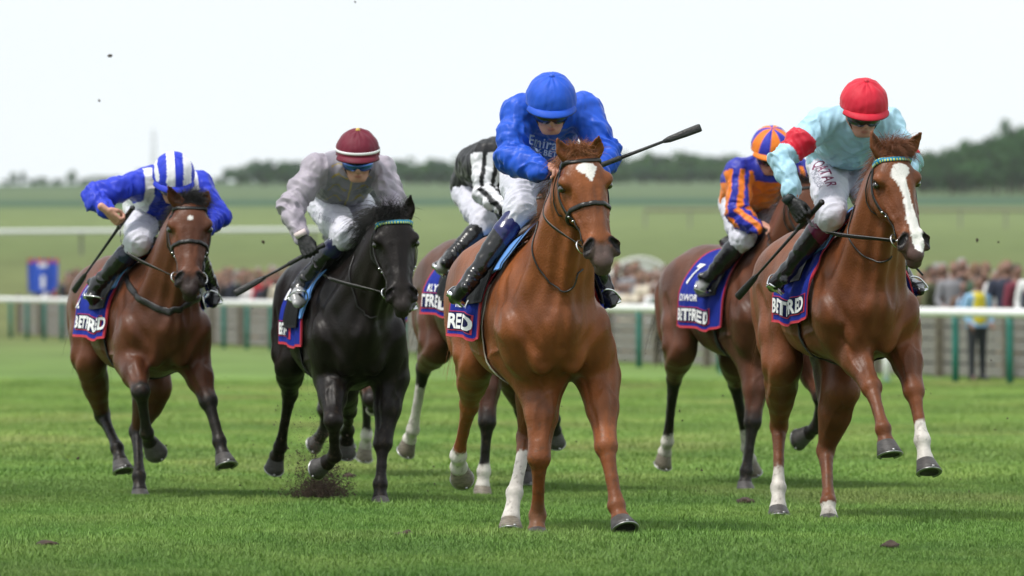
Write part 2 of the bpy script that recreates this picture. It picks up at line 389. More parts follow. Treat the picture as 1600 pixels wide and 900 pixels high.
def tuft_mesh(name, nb, hgt, wid, spread, seed, dry=.05):
    rg = np.random.default_rng(seed); V = []; F = []; Cc = []
    for i in range(nb):
        a = rg.uniform(0, 2 * math.pi); r = spread * math.sqrt(rg.uniform()); bx, by = r * math.cos(a), r * math.sin(a); la = rg.uniform(0, 2 * math.pi); ln = rg.uniform(.15, .75); hh = hgt * rg.uniform(.55, 1.15); w_ = wid * rg.uniform(.7, 1.3)
        dx, dy = math.cos(la), math.sin(la); sx_, sy_ = -dy, dx; b = len(V); c = (1.9, 1.35, 1.5) if rg.uniform() < dry else tuple(np.array((1, 1, 1)) * rg.uniform(.75, 1.25))
        for q, wq in ((0, 1), (.5, .8)):
            o = hh * ln * q * q; V += [(bx + dx * o - sx_ * w_ * wq / 2, by + dy * o - sy_ * w_ * wq / 2, hh * q), (bx + dx * o + sx_ * w_ * wq / 2, by + dy * o + sy_ * w_ * wq / 2, hh * q)]
            Cc += [tuple(np.array(c) * (.8 + .2 * q * 2))] * 2
        V.append((bx + dx * hh * ln, by + dy * hh * ln, hh * (1 - ln * .15))); Cc.append(tuple(np.array(c) * 1.12)); F += [[b, b + 1, b + 3, b + 2], [b + 2, b + 3, b + 4]]
    o = mesh_np(name, V, F, GM, None, True, col=np.array(Cc)); COL.objects.unlink(o); return o
def scatter(name, pts, scl, rot, tuft):
    me = bpy.data.meshes.new(name); me.vertices.add(len(pts)); me.vertices.foreach_set('co', np.asarray(pts, dtype=np.float32).ravel())
    a = me.attributes.new('sc', 'FLOAT', 'POINT'); a.data.foreach_set('value', np.asarray(scl, dtype=np.float32)); a = me.attributes.new('rz', 'FLOAT', 'POINT'); a.data.foreach_set('value', np.asarray(rot, dtype=np.float32))
    o = bpy.data.objects.new(name, me); COL.objects.link(o); md = o.modifiers.new('scatter', 'NODES'); ng = bpy.data.node_groups.new('scatter_' + name, 'GeometryNodeTree'); md.node_group = ng
    ng.interface.new_socket('Geometry', in_out='INPUT', socket_type='NodeSocketGeometry'); ng.interface.new_socket('Geometry', in_out='OUTPUT', socket_type='NodeSocketGeometry')
    N = ng.nodes; Lk = ng.links; gi = N.new('NodeGroupInput'); go = N.new('NodeGroupOutput'); ip = N.new('GeometryNodeInstanceOnPoints'); oi = N.new('GeometryNodeObjectInfo'); oi.inputs['Object'].default_value = tuft
    a1 = N.new('GeometryNodeInputNamedAttribute'); a1.data_type = 'FLOAT'; a1.inputs['Name'].default_value = 'sc'; a2 = N.new('GeometryNodeInputNamedAttribute'); a2.data_type = 'FLOAT'; a2.inputs['Name'].default_value = 'rz'
    cx = N.new('ShaderNodeCombineXYZ'); Lk.new(a2.outputs[0], cx.inputs[2]); Lk.new(gi.outputs[0], ip.inputs['Points']); Lk.new(oi.outputs['Geometry'], ip.inputs['Instance']); Lk.new(cx.outputs[0], ip.inputs['Rotation']); Lk.new(a1.outputs[0], ip.inputs['Scale'])
    Lk.new(ip.outputs[0], go.inputs[0]); tag(o, kind='stuff'); return o
def grass_points(n, y0, y1, marg=2.4, pw=1.0, seed=1):
    rg = np.random.default_rng(seed); Y = y0 + (y1 - y0) * rg.uniform(0, 1, n) ** pw; X = rg.uniform(-1, 1, n) * (Y * 800 / FPX + marg)
    clump = .8 + .35 * vnoise(np.stack([X * 1.2, Y * .5, Y * 0], 1), 1.0, 3) + .15 * vnoise(np.stack([X * 6, Y * 3, Y * 0], 1), 1.0, 5)
    return np.stack([X, Y, gz(Y) - .004], 1), clump * rg.uniform(.7, 1.2, n), rg.uniform(0, 6.28, n)
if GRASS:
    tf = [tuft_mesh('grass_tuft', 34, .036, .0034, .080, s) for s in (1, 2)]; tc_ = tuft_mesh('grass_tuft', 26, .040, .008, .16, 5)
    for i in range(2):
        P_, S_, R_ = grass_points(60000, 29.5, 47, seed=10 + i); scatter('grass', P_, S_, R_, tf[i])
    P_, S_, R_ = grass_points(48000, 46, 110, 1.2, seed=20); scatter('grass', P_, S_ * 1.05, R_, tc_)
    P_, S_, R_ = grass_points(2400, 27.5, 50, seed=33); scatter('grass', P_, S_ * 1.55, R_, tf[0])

# ------------------------------------------------------------------ running rail and board fence
FA, FB = np.array([7.95, 103.0]), np.array([-15.4, 201.5]); FD = unit(np.append(FB - FA, 0))[:2]; FN = np.array([FD[1], -FD[0]]); FN = FN if FN[1] > 0 else -FN
FLEN = np.linalg.norm(FB - FA)
def fp(s, off=0.0): p = FA + FD * s + FN * off; return np.array([p[0], p[1], float(gz(p[1]))])
RAILW = mat('rail_white', (.80, .80, .80), .35, var=.05); TEAL = mat('rail_post_green', (.015, .15, .125), .5, var=.12); WOODG = mat('weathered_board', (.20, .19, .175), .85, var=.3, vscale=5, bump=.4, bscale=30, stretch=(1, 1, 6)); WOODD = mat('weathered_post', (.16, .14, .11), .85, var=.3, bump=.4, bscale=30)
rr = empty('running_rail', fp(0), 0, 'white running rail on leaning green posts along the far side of the course', 'rail')
o0 = fp(0)
P_ = [fp(s) - o0 + np.array([0, 0, 1.06]) for s in np.linspace(-4, FLEN + 4, 40)]; V_, F_ = tube_geo(P_, .060, 14, flat=1.15, up=(0, 0, 1)); mesh_np('rail', V_, F_, RAILW, rr)
pm = None
for i, s in enumerate(np.arange(-.30, FLEN, 2.77)):
    q = fp(s, .0) - o0; top = fp(s) - o0 + np.array([0, 0, 1.02])
    mb = MB(); mb.tube([q - (0, 0, .1), q + (top - q) * .55, q + (top - q) * .85 + np.append(FN * .0, 0), top], .055, 8); mb.tube([q + np.append(-FN * .32, -.08), q + np.append(-FN * .02, .55)], .028, 6) if False else None
    po = mb.build('post', TEAL, rr)
bf = empty('board_fence', fp(0, 1.5), 0, 'low weathered board barrier behind the white running rail', 'fence'); ob = fp(0, 1.5)
mbx = MB(); mbx.box((0, 0, 0), (1, .028, .17)); board = mbx.build('plank', WOODG, bf, smooth=False); bpm = board.data; first = True
ang = math.atan2(FD[1], FD[0]); rgx = np.random.default_rng(5)
seg_n = 28; sl = FLEN / seg_n
for i in range(seg_n):
    for j in range(5):
        a, b = fp(i * sl, 1.5), fp((i + 1) * sl, 1.5); c = (a + b) / 2 - ob; zz = .13 + j * .195 + rgx.normal(0, .006)
        o = board if first else board.copy(); first or COL.objects.link(o); first = False
        o.location = (c[0], c[1], c[2] + zz); o.rotation_euler = (0, -math.atan2(b[2] - a[2], sl) + rgx.normal(0, .0015), ang); o.scale = (sl - .03, 1, 1)
mbx = MB(); mbx.box((0, 0, .55), (.12, .12, 1.15)); fpost = mbx.build('post', WOODD, bf, smooth=False); first = True
for i in range(seg_n + 1):
    c = fp(i * sl, 1.43) - ob; o = fpost if first else fpost.copy(); first or COL.objects.link(o); first = False; o.location = c; o.rotation_euler = (0, 0, ang)

# second, distant rail on the heath
def far_rail(y0, x0, x1, hgt, label, dz=0.0, step=6.0, col=RAILW, sl_=0.0):
    r = empty('distant_rail', (x0, y0, float(gxy(x0, y0))), 0, label, 'rail'); P = []
    for x in np.linspace(x0, x1, 30): y = y0 + (x - x0) * sl_; P.append((x - x0, y - y0, float(gxy(x, y)) - float(gxy(x0, y0)) + hgt))
    V, F = tube_geo(P, .13, 8); mesh_np('rail', V, F, col, r); mb = MB()
    for x in np.arange(x0, x1, step):
        y = y0 + (x - x0) * sl_; z = float(gxy(x, y)) - float(gxy(x0, y0)); q = MB(); q.box((x - x0, y - y0, z + hgt / 2), (.16, .12, hgt)); q.build('post', WOODG, r, smooth=False)
    return r
far_rail(372, -29, -6, 1.25, 'long pale rail crossing the heath behind the crowd on the left', sl_=1.3)
far_rail(640, 12, 60, 1.6, 'dark timber rail crossing the pasture on the right', col=WOODD, sl_=-.2, step=4)

# ------------------------------------------------------------------ trees
LEAF = {}
def leafmat(i):
    return mat('foliage_%s' % 'abc'[i], [(.032, .088, .026), (.048, .115, .030), (.026, .074, .030)][i], .8, var=.45, vscale=.35, spec=.15)
BARK = mat('bark', (.07, .055, .04), .9, var=.3, bump=.4)
def make_tree(h, w_, seed, i, nl=900, leaf=.55, label='', group='', loc=(0, 0, 0)):
    rg = np.random.default_rng(seed); t = empty('tree', loc, rg.uniform(0, 6), label, 'tree', group)
    mb = MB(); mb.tube([(0, 0, -.3), (0, 0, h * .3), (w_ * .04, 0, h * .6)], [h * .03, h * .022, h * .01], 7)
    for k in range(7):
        a = rg.uniform(0, 6.28); z = h * rg.uniform(.25, .6); mb.tube([(0, 0, z), (math.cos(a) * w_ * .3, math.sin(a) * w_ * .3, z + h * .22)], [h * .012, h * .004], 5)
    mb.build('trunk', BARK, t)
    cl = [(rg.normal(0, w_ * .24), rg.normal(0, w_ * .24), h * rg.uniform(.22, .86), w_ * rg.uniform(.16, .30)) for _ in range(16)]; P = []
    for k in range(nl):
        c = cl[rg.integers(len(cl))]; d = unit(rg.normal(0, 1, 3)) * c[3] * rg.uniform(.6, 1.08); p = np.array(c[:3]) + d * (1, 1, .85); p[2] = max(p[2], h * .04)
        if p[2] < h: P.append(p)
    P = np.array(P); n = len(P); A = rg.normal(0, 1, (n, 3)); A /= np.linalg.norm(A, axis=1)[:, None]; B = np.cross(A, rg.normal(0, 1, (n, 3))); B /= np.linalg.norm(B, axis=1)[:, None]; s = leaf * rg.uniform(.6, 1.4, n)[:, None]
    V = np.stack([P - A * s, P + B * s * .7, P + A * s, P - B * s * .7], 1).reshape(-1, 3); mesh_np('crown', V, (np.arange(n)[:, None] * 4 + np.arange(4)).astype(np.int32), leafmat(i), t, smooth=False)
    return t
def copy_tree(t, loc, rz, sc, label=None, group=None):
    r = t.copy(); COL.objects.link(r); r.location = loc; r.rotation_euler = (0, 0, rz); r.scale = sc
    if label: r['label'] = label
    if group: r['group'] = group
    for c in list(t.children): q = c.copy(); COL.objects.link(q); q.parent = r
    return r
def lx(px, Y): return (px - 800) / FPX * Y
rgt = np.random.default_rng(12)
protos = []
def plant(px, Y, h, w_, k, label, group):
    wh = [(60, 'at the far left edge'), (130, 'left of the striped cap rider'), (235, 'above the far left jockey elbow'), (350, 'right of the blue and white cap'), (470, 'left of the lilac rider'), (620, 'behind the lilac rider'), (720, 'right of the lilac rider'), (960, 'hidden behind the royal blue rider'), (1050, 'below the royal blue rider whip'), (1145, 'left of the orange rider'), (1470, 'by the blazed chestnut ears'), (1540, 'right of the blazed chestnut'), (9999, 'at the far right edge')]
    label = label + ' ' + [b for a, b in wh if px < a][0]
    x = lx(px, Y); z = float(gxy(np.array(x), np.array(Y)))
    if k not in [p[0] for p in protos]: t = make_tree(10, 9, 40 + k, k % 3, loc=(x, Y, z - .3), label=label, group=group); t.scale = (w_ / 9, w_ / 9, h / 10); protos.append((k, t)); return t
    return copy_tree([p[1] for p in protos if p[0] == k][0], (x, Y, z - .3), rgt.uniform(0, 6), (w_ / 9, w_ / 9, h / 10), label, group)
# row of hedgerow trees along the skyline (source pixel column, height in metres)
sky_row = [(372, 7), (392, 9), (412, 10.5), (432, 9.5), (452, 9), (470, 10), (640, 10), (665, 10), (690, 10), (712, 10.5), (735, 9.5), (962, 10.5), (982, 11.5), (1004, 12), (1028, 11.5), (1050, 12), (1074, 12), (1098, 11), (1120, 10.5), (1140, 11)]
for i, (px, h) in enumerate(sky_row): plant(px, 2750 + rgt.uniform(-60, 60), h * 1.05, h * 1.25, i % 3, 'dark hedgerow tree on the skyline', 'hedgerow trees on the skyline')
for i in range(26): plant(480 + i * 26 + rgt.uniform(-8, 8), 2700, rgt.uniform(7, 9), 12, i % 3, 'low dark tree in the skyline hedge', 'hedgerow trees on the skyline')
for i in range(24): plant(8 + i * 15 + rgt.uniform(-4, 4), 3150, rgt.choice([3.0, 4, 6.5, 7]) , rgt.uniform(3, 6), i % 3, 'small faint tree on the skyline', 'small trees on the far left skyline')
for i in range(34): px = 1440 + i * 5.6 + rgt.uniform(-5, 5); plant(px, 2050 + rgt.uniform(-60, 120), np.interp(px, [1440, 1475, 1500, 1540, 1580, 1640], [11, 13, 14, 16, 20, 20]) * rgt.uniform(.85, 1.1), rgt.uniform(9, 14), i % 3, '%s dense tree of the wood' % ('tall' if px > 1545 else 'mid-height' if i % 2 else 'broad'), 'trees of the wood at the right')
# lattice mast on the horizon
mst = empty('lattice_mast', (lx(240, 3300), 3300, float(gxy(lx(240, 3300), 3300.))), 0, 'thin grey lattice mast standing on the left skyline', 'mast'); mb = MB()
for sx_ in (-1, 1):
    for sy_ in (-1, 1): mb.tube([(sx_ * 1.2, sy_ * 1.2, 0), (sx_ * .4, sy_ * .4, 26)], .16, 4)
mb.build('leg', mat('mast_grey', (.3, .32, .34), .6), mst); mb = MB()
for k in range(8): z = 3 * k; w_ = 1.2 - z * .031; mb.tube([(-w_, -w_, z), (w_, -w_ * .95, z + 3)], .08, 4); mb.tube([(w_, -w_, z), (-w_, -w_ * .95, z + 3)], .08, 4)
mb.build('bracing', mat('mast_grey'), mst)
# ------------------------------------------------------------------ horses
COAT = {}
def coat_mat(name, rough, sheen, spec=.20):
    return mat(name, vcol=True, rough=rough, var=.20, vscale=11, bump=.22, bscale=150, stretch=(.35, 1, .6), spec=spec, rvar=.06, sheen=sheen, coat=.09)

class Pose:
    """horse frame: x forward, y to the horse's left, z up; image points are turned into real points of that frame"""
    def __init__(s, px0, Y, yaw):
        a = math.radians(yaw); s.fwd = np.array([math.sin(a), -math.cos(a), 0.0]); s.lat = np.array([math.cos(a), math.sin(a), 0.0])
        s.root = np.array([(px0 - 800) / FPX * Y, Y, 0.0]); s.rz = a - math.pi / 2; s.yaw = a
        s.C = np.array([0, 0, CAMH])
    def p(s, q):
        px, py, xl = q[:3]; d = np.array([(px - 800) / FPX, 1.0, (HZ - py) / FPX])
        t = (xl + (s.root - s.C) @ s.fwd) / (d @ s.fwd); P = s.C + t * d - s.root
        return np.array([P @ s.fwd, P @ s.lat, P[2]])
    def dirw(s, v): v = np.asarray(v, dtype=float); return np.array([v @ s.fwd, v @ s.lat, v[2]])

#        x     bottom top   halfwidth   (normalised: chest underline at z 0)
TORSO = [(-1.20, .40, .50, .06), (-1.13, .32, .56, .14), (-1.02, .26, .62, .205), (-.87, .22, .68, .25), (-.68, .19, .715, .262), (-.5, .15, .69, .265),
         (-.3, .09, .655, .285), (-.1, .03, .635, .285), (.06, .0, .63, .25), (.2, .02, .62, .21), (.32, .055, .585, .18), (.42, .11, .54, .15), (.50, .19, .46, .10)]

def head_frame(pose, hd):
    P0 = pose.p(hd['poll']); P1 = pose.p(hd['lip']); h = unit(P1 - P0); L = np.linalg.norm(P1 - P0)
    ya = math.radians(hd['yaw']); lw = np.array([math.cos(ya), math.sin(ya), 0.0])       # horse-left as seen, world
    l = pose.dirw(lw); l[2] = math.sin(math.radians(hd.get('roll', 0))); l = unit(l - h * (l @ h)); n = np.cross(l, h)
    if n[0] < 0: n = -n
    return P0, h, l, n, L

def build_horse(cfg):
    ps = Pose(cfg['px'], cfg['Y'], cfg['yaw']); H = dict(pose=ps, cfg=cfg)
    h = cfg.get('h', .0095); bz, bs = cfg['bz'], cfg['bs']; wid = cfg.get('w', 1.0)
    root = empty('horse', ps.root, ps.rz, cfg['label'], 'horse', 'racehorses galloping towards the camera'); H['root'] = root
    f = Field((-1.75, -.62, -.02), (1.42, .62, 2.25), h); H['field'] = f
    Z = lambda z: bz + bs * z
    T = np.array(TORSO); xs = np.linspace(T[0, 0], T[-1, 0], 26)
    bo, to, hw = [np.interp(xs, T[:, 0], T[:, i]) for i in (1, 2, 3)]
    # torso
    pts = [(x, 0, Z((b + t) / 2)) for x, b, t in zip(xs, bo, to)]
    f.chain(pts, list(hw * wid), list((to - bo) / 2 * bs), side=(0, 1, 0), k=.02, kin=.02)
    for s in (-1, 1):
        f.blob((-.64, s * .085, Z(.55)), (.28, .13, .16), k=.08)                                  # loin, croup
        f.blob((-.93, s * .150, Z(.36)), (.20, .130, .25), k=.07)                                # buttock
        f.blob((.19, s * .160 * wid, Z(.36)), (.15, .085, .22), k=.06); f.blob((.10, s * .095 * wid, Z(.52)), (.14, .07, .14), k=.06)                           # shoulder blade
        f.blob((.30, s * .160 * wid, Z(.24)), (.105, .078, .16), k=.08)                          # point of shoulder
        f.blob((.43, s * .076 * wid, Z(.225)), (.088, .080, .165), k=.022)                      # breast
        f.blob((-.2, s * .16, Z(.30)), (.36, .13 * wid, .24), k=.08)                             # ribs
    f.blob((-.05, 0, Z(.635)), (.26, .045, .055), k=.08)                                           # withers
    # neck and head
    P0, hv, l, n, L = head_frame(ps, cfg['head']); H['hf'] = (P0, hv, l, n, L)
    def hp(sx, d, t): return P0 + hv * (t * L) + l * sx - n * d
    H['hp'] = hp; hs = cfg['head'].get('s', 1.0)
    j = hp(0, .085, .10)                                                                          # where head and neck meet
    A = np.array([.16, 0, Z(.40)]); B = j
    c1 = A + (B - A) * .38 + np.array([.04, 0, .0]); c2 = A + (B - A) * .72 + np.array([.0, 0, .035])
    nk = smooth_path([A, c1, c2, B], 5); q = np.linspace(0, 1, len(nk))
    nb = np.interp(q, [0, .35, .7, 1], [.27, .215, .155, .10]); na = np.interp(q, [0, .35, .7, 1], [.175, .130, .100, .078])
    f.chain(nk, list(na), list(nb), side=(0, 1, 0), k=.07, kin=.02)
    H['neck'] = (nk, na, nb)
    throat = nk[2] + np.array([.20, 0, -.12]); f.chain([throat, nk[8] + np.array([.13, 0, -.07]), hp(0, .14, .2)], [.06, .048, .04], k=.06)   # windpipe
    for s in (-1, 1):
        f.chain([(.38, s * .13, Z(.40)), nk[7] + np.array([.02, s * .095, -.03]), hp(s * .05, .12, .08)], [.07, .045, .03], k=.05)
    hs = cfg['head'].get('s', 1.0); wa = cfg['head'].get('wa', 1.28); wm = wa * 1.12
    S = [(0, .052, .10), (.10, .070, .145), (.20, .084, .185), (.30, .087, .205), (.40, .076, .205), (.50, .061, .17), (.60, .052, .138), (.70, .046, .122), (.80, .050, .115), (.88, .046, .105), (.95, .034, .085), (1.0, .026, .050)]
    f.chain([hp(0, b * hs / 2 + (.008 if 0 < t < .95 else .018), t) for t, a, b in S], [a * wa for t, a, b in S], [b * hs / 2 for t, a, b in S], side=l, k=.03, kin=.015)
    RB = np.array([l, n, hv])
    f.blob(hp(0, .040 * hs, .19), (.080 * wa, .040, .10), RB, k=.03)                              # forehead
    f.chain([hp(0, .028, .30), hp(0, .026, .55), hp(0, .024, .78)], [.050 * wa, .032 * wa, .028 * wa], [.026, .024, .02], side=l, k=.02)   # nasal bone
    for s in (-1, 1):
        f.blob(hp(s * .085 * wa, .046, .230), (.028, .034, .042), RB, k=.025)                    # brow
        f.blob(hp(s * .060 * wa, .135 * hs, .33), (.036, .085, .11), RB, k=.025)                 # cheek
        f.chain([hp(s * .086 * wa, .068, .33), hp(s * .074 * wa, .07, .45), hp(s * .058 * wa, .066, .60)], [.013, .012, .006], k=.02)      # facial crest
        f.chain([hp(s * .094 * wa, .050, .222), hp(s * .100 * wa, .082, .25)], [.012, .012], k=.012)   # upper lid
        f.blob(hp(s * .104 * wa, .064, .262), (.013, .020, .022), RB, k=.012, mode='sub')         # eye socket
        f.chain([hp(s * .030 * wm, .022, .76), hp(s * .046 * wm, .020, .835), hp(s * .050 * wm, .040, .895)], [.018, .029, .022], k=.016)   # nostril wing
        f.chain([hp(s * .036 * wm, .002, .800), hp(s * .050 * wm, .004, .850), hp(s * .060 * wm, .018, .885)], [.010, .019, .012], [.016, .024, .016], side=l, k=.008, mode='sub')              # nostril
        f.chain([hp(s * .05 * wa, .055, .60), hp(s * .052 * wa, .06, .74)], [.011, .008], k=.015)
        f.blob(hp(s * .105 * wa, .05, .40), (.03, .03, .06), RB, k=.05, mode='sub')
    f.chain([hp(0, .0, .84), hp(0, .012, .93)], [.010, .012], k=.02, mode='sub')
    f.blob(hp(0, .046, .955), (.034 * wm, .036, .034), RB, k=.02)                                # upper lip
    f.blob(hp(0, .078, 1.02), (.029 * wm, .028, .028), RB, k=.014)                               # lower lip
    f.chain([hp(-.066, .090, .93), hp(-.042, .060, .985), hp(0, .030, 1.012), hp(.042, .060, .985), hp(.066, .090, .93)], [.0035, .0045, .005, .0045, .0035], k=.008, mode='sub')
    # ears
    H['ears'] = []
    for s, q in ((-1, cfg['head']['ear_r']), (1, cfg['head']['ear_l'])):
        tip = ps.p(q); base = hp(s * .056, .045, .01); d = tip - base; el = np.linalg.norm(d)
        mid = base + d * .45 + l * s * .010; H['ears'].append((base, tip))
        ed = unit(d); fs = unit(np.cross(ed, l))
        sd = unit(l + n * (.35 * s))
        f.chain([base - ed * .015, base + d * .2 + l * s * .004, mid, base + d * .75 + l * s * .004, tip], [.038, .043, .040, .025, .006], [.026, .022, .018, .012, .005], side=sd, k=.016)
        fo = n if n[0] > 0 else -n
        f.chain([base + d * .22 + fo * .024, mid + fo * .018, base + d * .82 + fo * .010], [.021, .021, .008], [.014, .012, .005], side=sd, k=.006, mode='sub')
    # muscle grooves laid on the surface
    def groove(pts, r, depth=.4, k=.03, n=5):
        P = f.snap(smooth_path(pts, n), 0, 6); G = f.grad(P); P = P + G * (r * (1 - depth)); f.chain(list(P), [r * .4] + [r] * (len(P) - 2) + [r * .4], k=k, mode='sub')
    H['groove'] = groove
    # legs
    H['legs'] = []
    for key in ('fr', 'fl', 'hr', 'hl'):
        J = [ps.p(q) for q in cfg[key]]; s = -1 if key[1] == 'r' else 1; E, K, Fk, C, Tt = J; g = cfg.get('leg', 1.18); G = lambda L_: [q_ * g for q_ in L_]
        if key[0] == 'f':
            sh = np.array([.34, s * .165 * wid, Z(.30)]); el = np.array([.06, s * .175 * wid, Z(.16)])
            up = [sh, (sh + E) / 2 + np.array([-.02, 0, 0]), E, E + (K - E) * .45, E + (K - E) * .86, K]
            f.chain(up, G([.098, .094, .084, .065, .043, .044]), G([.12, .11, .098, .074, .047, .045]), k=.055, kin=.02)
            f.chain([el, el + (E - el) * .5 + (K - E) * .12, E + (K - E) * .5], [.075, .07, .045], [.10, .085, .05], k=.05)
            f.blob(K + unit(E - K) * .005, (.047 * g, .045 * g, .054), k=.02)
            f.blob(K + np.array([-.028, 0, -.015]), (.022, .022, .028), k=.02)
            dn = [K, K + (Fk - K) * .22, K + (Fk - K) * .55, K + (Fk - K) * .86, Fk]
            f.chain(dn, G([.043, .029, .0245, .027, .034]), G([.044, .036, .031, .031, .038]), k=.012, kin=.01)
            ax = unit(Fk - K); bk = unit(np.cross(ax, [0, 1, 0])); bk = bk if bk[0] < 0 else -bk
            f.chain([K + (Fk - K) * .1 + bk * .026, K + (Fk - K) * .9 + bk * .027], [.010, .012], k=.012)
        else:
            hipj = np.array([-.80, s * .15, Z(.52)]); but = np.array([-1.02, s * .14, Z(.42)])
            f.chain([hipj, E + (hipj - E) * .35, E], [.13, .12, .092], [.20, .17, .13], k=.06, kin=.03)
            f.chain([but, (but + E) / 2 + (K - E) * .25, E + (K - E) * .55], [.11, .10, .06], [.13, .12, .07], k=.06, kin=.03)
            ax = unit(K - E); f.chain([E, E + (K - E) * .35, E + (K - E) * .75, K], [.098, .088, .054, .047], [.125, .10, .06, .055], k=.05, kin=.02)
            ax = unit(Fk - K); bk = unit(np.cross(ax, [0, 1, 0])); bk = bk if bk[0] < 0 else -bk
            pt = K + bk * .045 + np.array([0, 0, .045])
            f.chain([E + (K - E) * .55 + bk * .05, pt], [.020, .020], k=.025); f.chain([pt, K + bk * .022 - np.array([0, 0, .03])], [.024, .022], k=.02)
            f.blob(K, (.040, .040, .055), k=.02)
            dn = [K, K + (Fk - K) * .2, K + (Fk - K) * .55, K + (Fk - K) * .86, Fk]
            f.chain(dn, G([.040, .029, .0245, .027, .034]), G([.050, .038, .031, .031, .038]), k=.015, kin=.01)
            f.chain([K + (Fk - K) * .1 + bk * .026, K + (Fk - K) * .9 + bk * .027], [.011, .012], k=.012)
        f.blob(Fk, (.033 * g, .036 * g, .034 * g), k=.012)
        f.blob(Fk + bk * .024, (.022, .022, .026), k=.015)                                       # sesamoids
        f.chain([Fk, Fk + (C - Fk) * .5, C], G([.031, .0285, .040]), G([.034, .030, .042]), k=.014, kin=.01)
        H['legs'].append((key, [E, K, Fk, C, Tt]))
    groove([(.62, 0, Z(.12)), (.62, 0, Z(.25)), (.60, 0, Z(.42))], .016, .5)
    Lg = dict(H['legs'])
    for s in (-1, 1):
        E, K = Lg['fr' if s < 0 else 'fl'][:2]
        groove([(.60, s * .10, Z(.06)), (.58, s * .165 * wid, Z(.18)), (.50, s * .24 * wid, Z(.36)), (.36, s * .30, Z(.46))], .018, .45, .04)
        groove([nk[3] + np.array([.25, s * .10, -.2]), nk[6] + np.array([.2, s * .12, -.12]), nk[10] + np.array([.15, s * .1, -.1])], .020, .45, .05)
        groove([(-.02, s * .4, Z(.12)), (.0, s * .4, Z(.40)), (-.02, s * .3, Z(.64))], .020, .35, .06)
        groove([(.20, s * .4, Z(.62)), (.30, s * .4, Z(.45)), (.38, s * .4, Z(.30))], .018, .35, .05)
        groove([E + np.array([.12, s * .05, .10]), E + (K - E) * .3 + np.array([.12, s * .04, 0]), E + (K - E) * .7 + np.array([.09, s * .03, 0])], .012, .45, .025)
        groove([E + np.array([.06, -s * .08, .0]), E + (K - E) * .4 + np.array([.06, -s * .08, 0]), E + (K - E) * .8 + np.array([.05, -s * .05, 0])], .010, .4, .02)
        E, K = Lg['hr' if s < 0 else 'hl'][:2]
        groove([(-.75, s * .35, Z(.40)), (-.62, s * .35, Z(.25)), E + np.array([.05, s * .12, .0]), E + (K - E) * .5 + np.array([.0, s * .12, 0])], .018, .4, .05)
        groove([(-1.0, s * .35, Z(.50)), (-.95, s * .35, Z(.30)), E + (K - E) * .3 + np.array([-.12, s * .1, 0])], .018, .4, .05)
    for key in ('fr', 'fl', 'hr', 'hl'):
        E, K, Fk = Lg[key][:3]; ax = unit(Fk - K); bk = unit(np.cross(ax, [0, 1, 0])); bk = bk if bk[0] < 0 else -bk
        for sy in (-1, 1): groove([K + (Fk - K) * q_ + bk * .012 + np.array([0, sy * .06, 0]) for q_ in (.22, .5, .82)], .006, .35, .010, 4)
    groove([hp(-.03, .0, .30), hp(-.028, -.01, .45), hp(-.02, -.01, .6)], .008, .4, .02); groove([hp(.03, .0, .30), hp(.028, -.01, .45), hp(.02, -.01, .6)], .008, .4, .02)
    def vein(pts, r, n=6):
        r = r * 1.3; P = smooth_path(pts, n); P = P + .006 * np.stack([fbm(P, 14, 3, 2), fbm(P, 14, 4, 2), fbm(P, 14, 5, 2)], 1); P = f.snap(P, -r * .25, 6); f.chain(list(P), [r * .5] + [r] * (len(P) - 2) + [r * .4], k=.007)
    for s in (-1, 1):
        for key in (('fr', 'fl')[s > 0], ('hr', 'hl')[s > 0]):
            E, K, Fk = Lg[key][:3]; vein([E + np.array([.10, s * .05, .02]), E + (K - E) * .35 + np.array([.09, -s * .03, 0]), E + (K - E) * .8 + np.array([.05, -s * .04, 0])], .0055)
            vein([E + (K - E) * .12 + np.array([.10, -s * .02, 0]), E + (K - E) * .35 + np.array([.09, s * .06, 0]), E + (K - E) * .65 + np.array([.06, s * .05, 0])], .005)
            vein([K + np.array([.05, s * .03, -.02]), K + (Fk - K) * .5 + np.array([.03, s * .04, 0]), Fk + np.array([.02, s * .04, .02])], .0038)
        vein([hp(s * .09, .03, .34), hp(s * .085, .05, .42), hp(s * .07, .04, .52), hp(s * .055, .03, .62)], .0045)
        vein([hp(s * .08, .07, .40), hp(s * .07, .06, .50), hp(s * .065, .08, .60)], .004)
        vein([(.30, s * .4, Z(.30)), (.20, s * .4, Z(.16)), (.05, s * .4, Z(.10)), (-.15, s * .4, Z(.12)), (-.35, s * .35, Z(.17))], .0065)
    V, Q = f.surface(); V = relax(V, Q, 1, .45)
    N = vnormals(V, Q)
    mus = 1 - 2.0 * np.abs(fbm(V * np.array([1, 1, .55]), 6.5, 13, 2)); tor_ = np.clip((V[:, 2] - Z(-.08)) / .15, 0, 1) * np.clip((.75 - V[:, 0]) / .2, 0, 1)
    V = V + N * (fbm(V, 9, 3, 2) * .0016 + np.clip(mus, -.6, 1) * .0027 * tor_)[:, None]
    H['fn'] = None
    # ---- coat colour
    base = np.array(cfg['coat']); dark = np.array(cfg.get('points', (.012, .010, .009)))
    C_ = np.tile(base, (len(V), 1)) * (1 + .22 * fbm(V, 3.5, 11, 3) + .10 * fbm(V * np.array([1, 1, .3]), 30, 12, 2))[:, None]; sweat = np.clip(fbm(V * np.array([1, 1, .5]), 5, 31, 3) * 1.6 - .25, 0, 1)[:, None] * .30; C_ = C_ * (1 - sweat * .9)
    def blend(c, m): nonlocal C_; C_ = C_ * (1 - m[:, None]) + np.array(c) * m[:, None]
    ssm = lambda x, a, b: np.clip((x - a) / (b - a), 0, 1) ** 2 * (3 - 2 * np.clip((x - a) / (b - a), 0, 1))
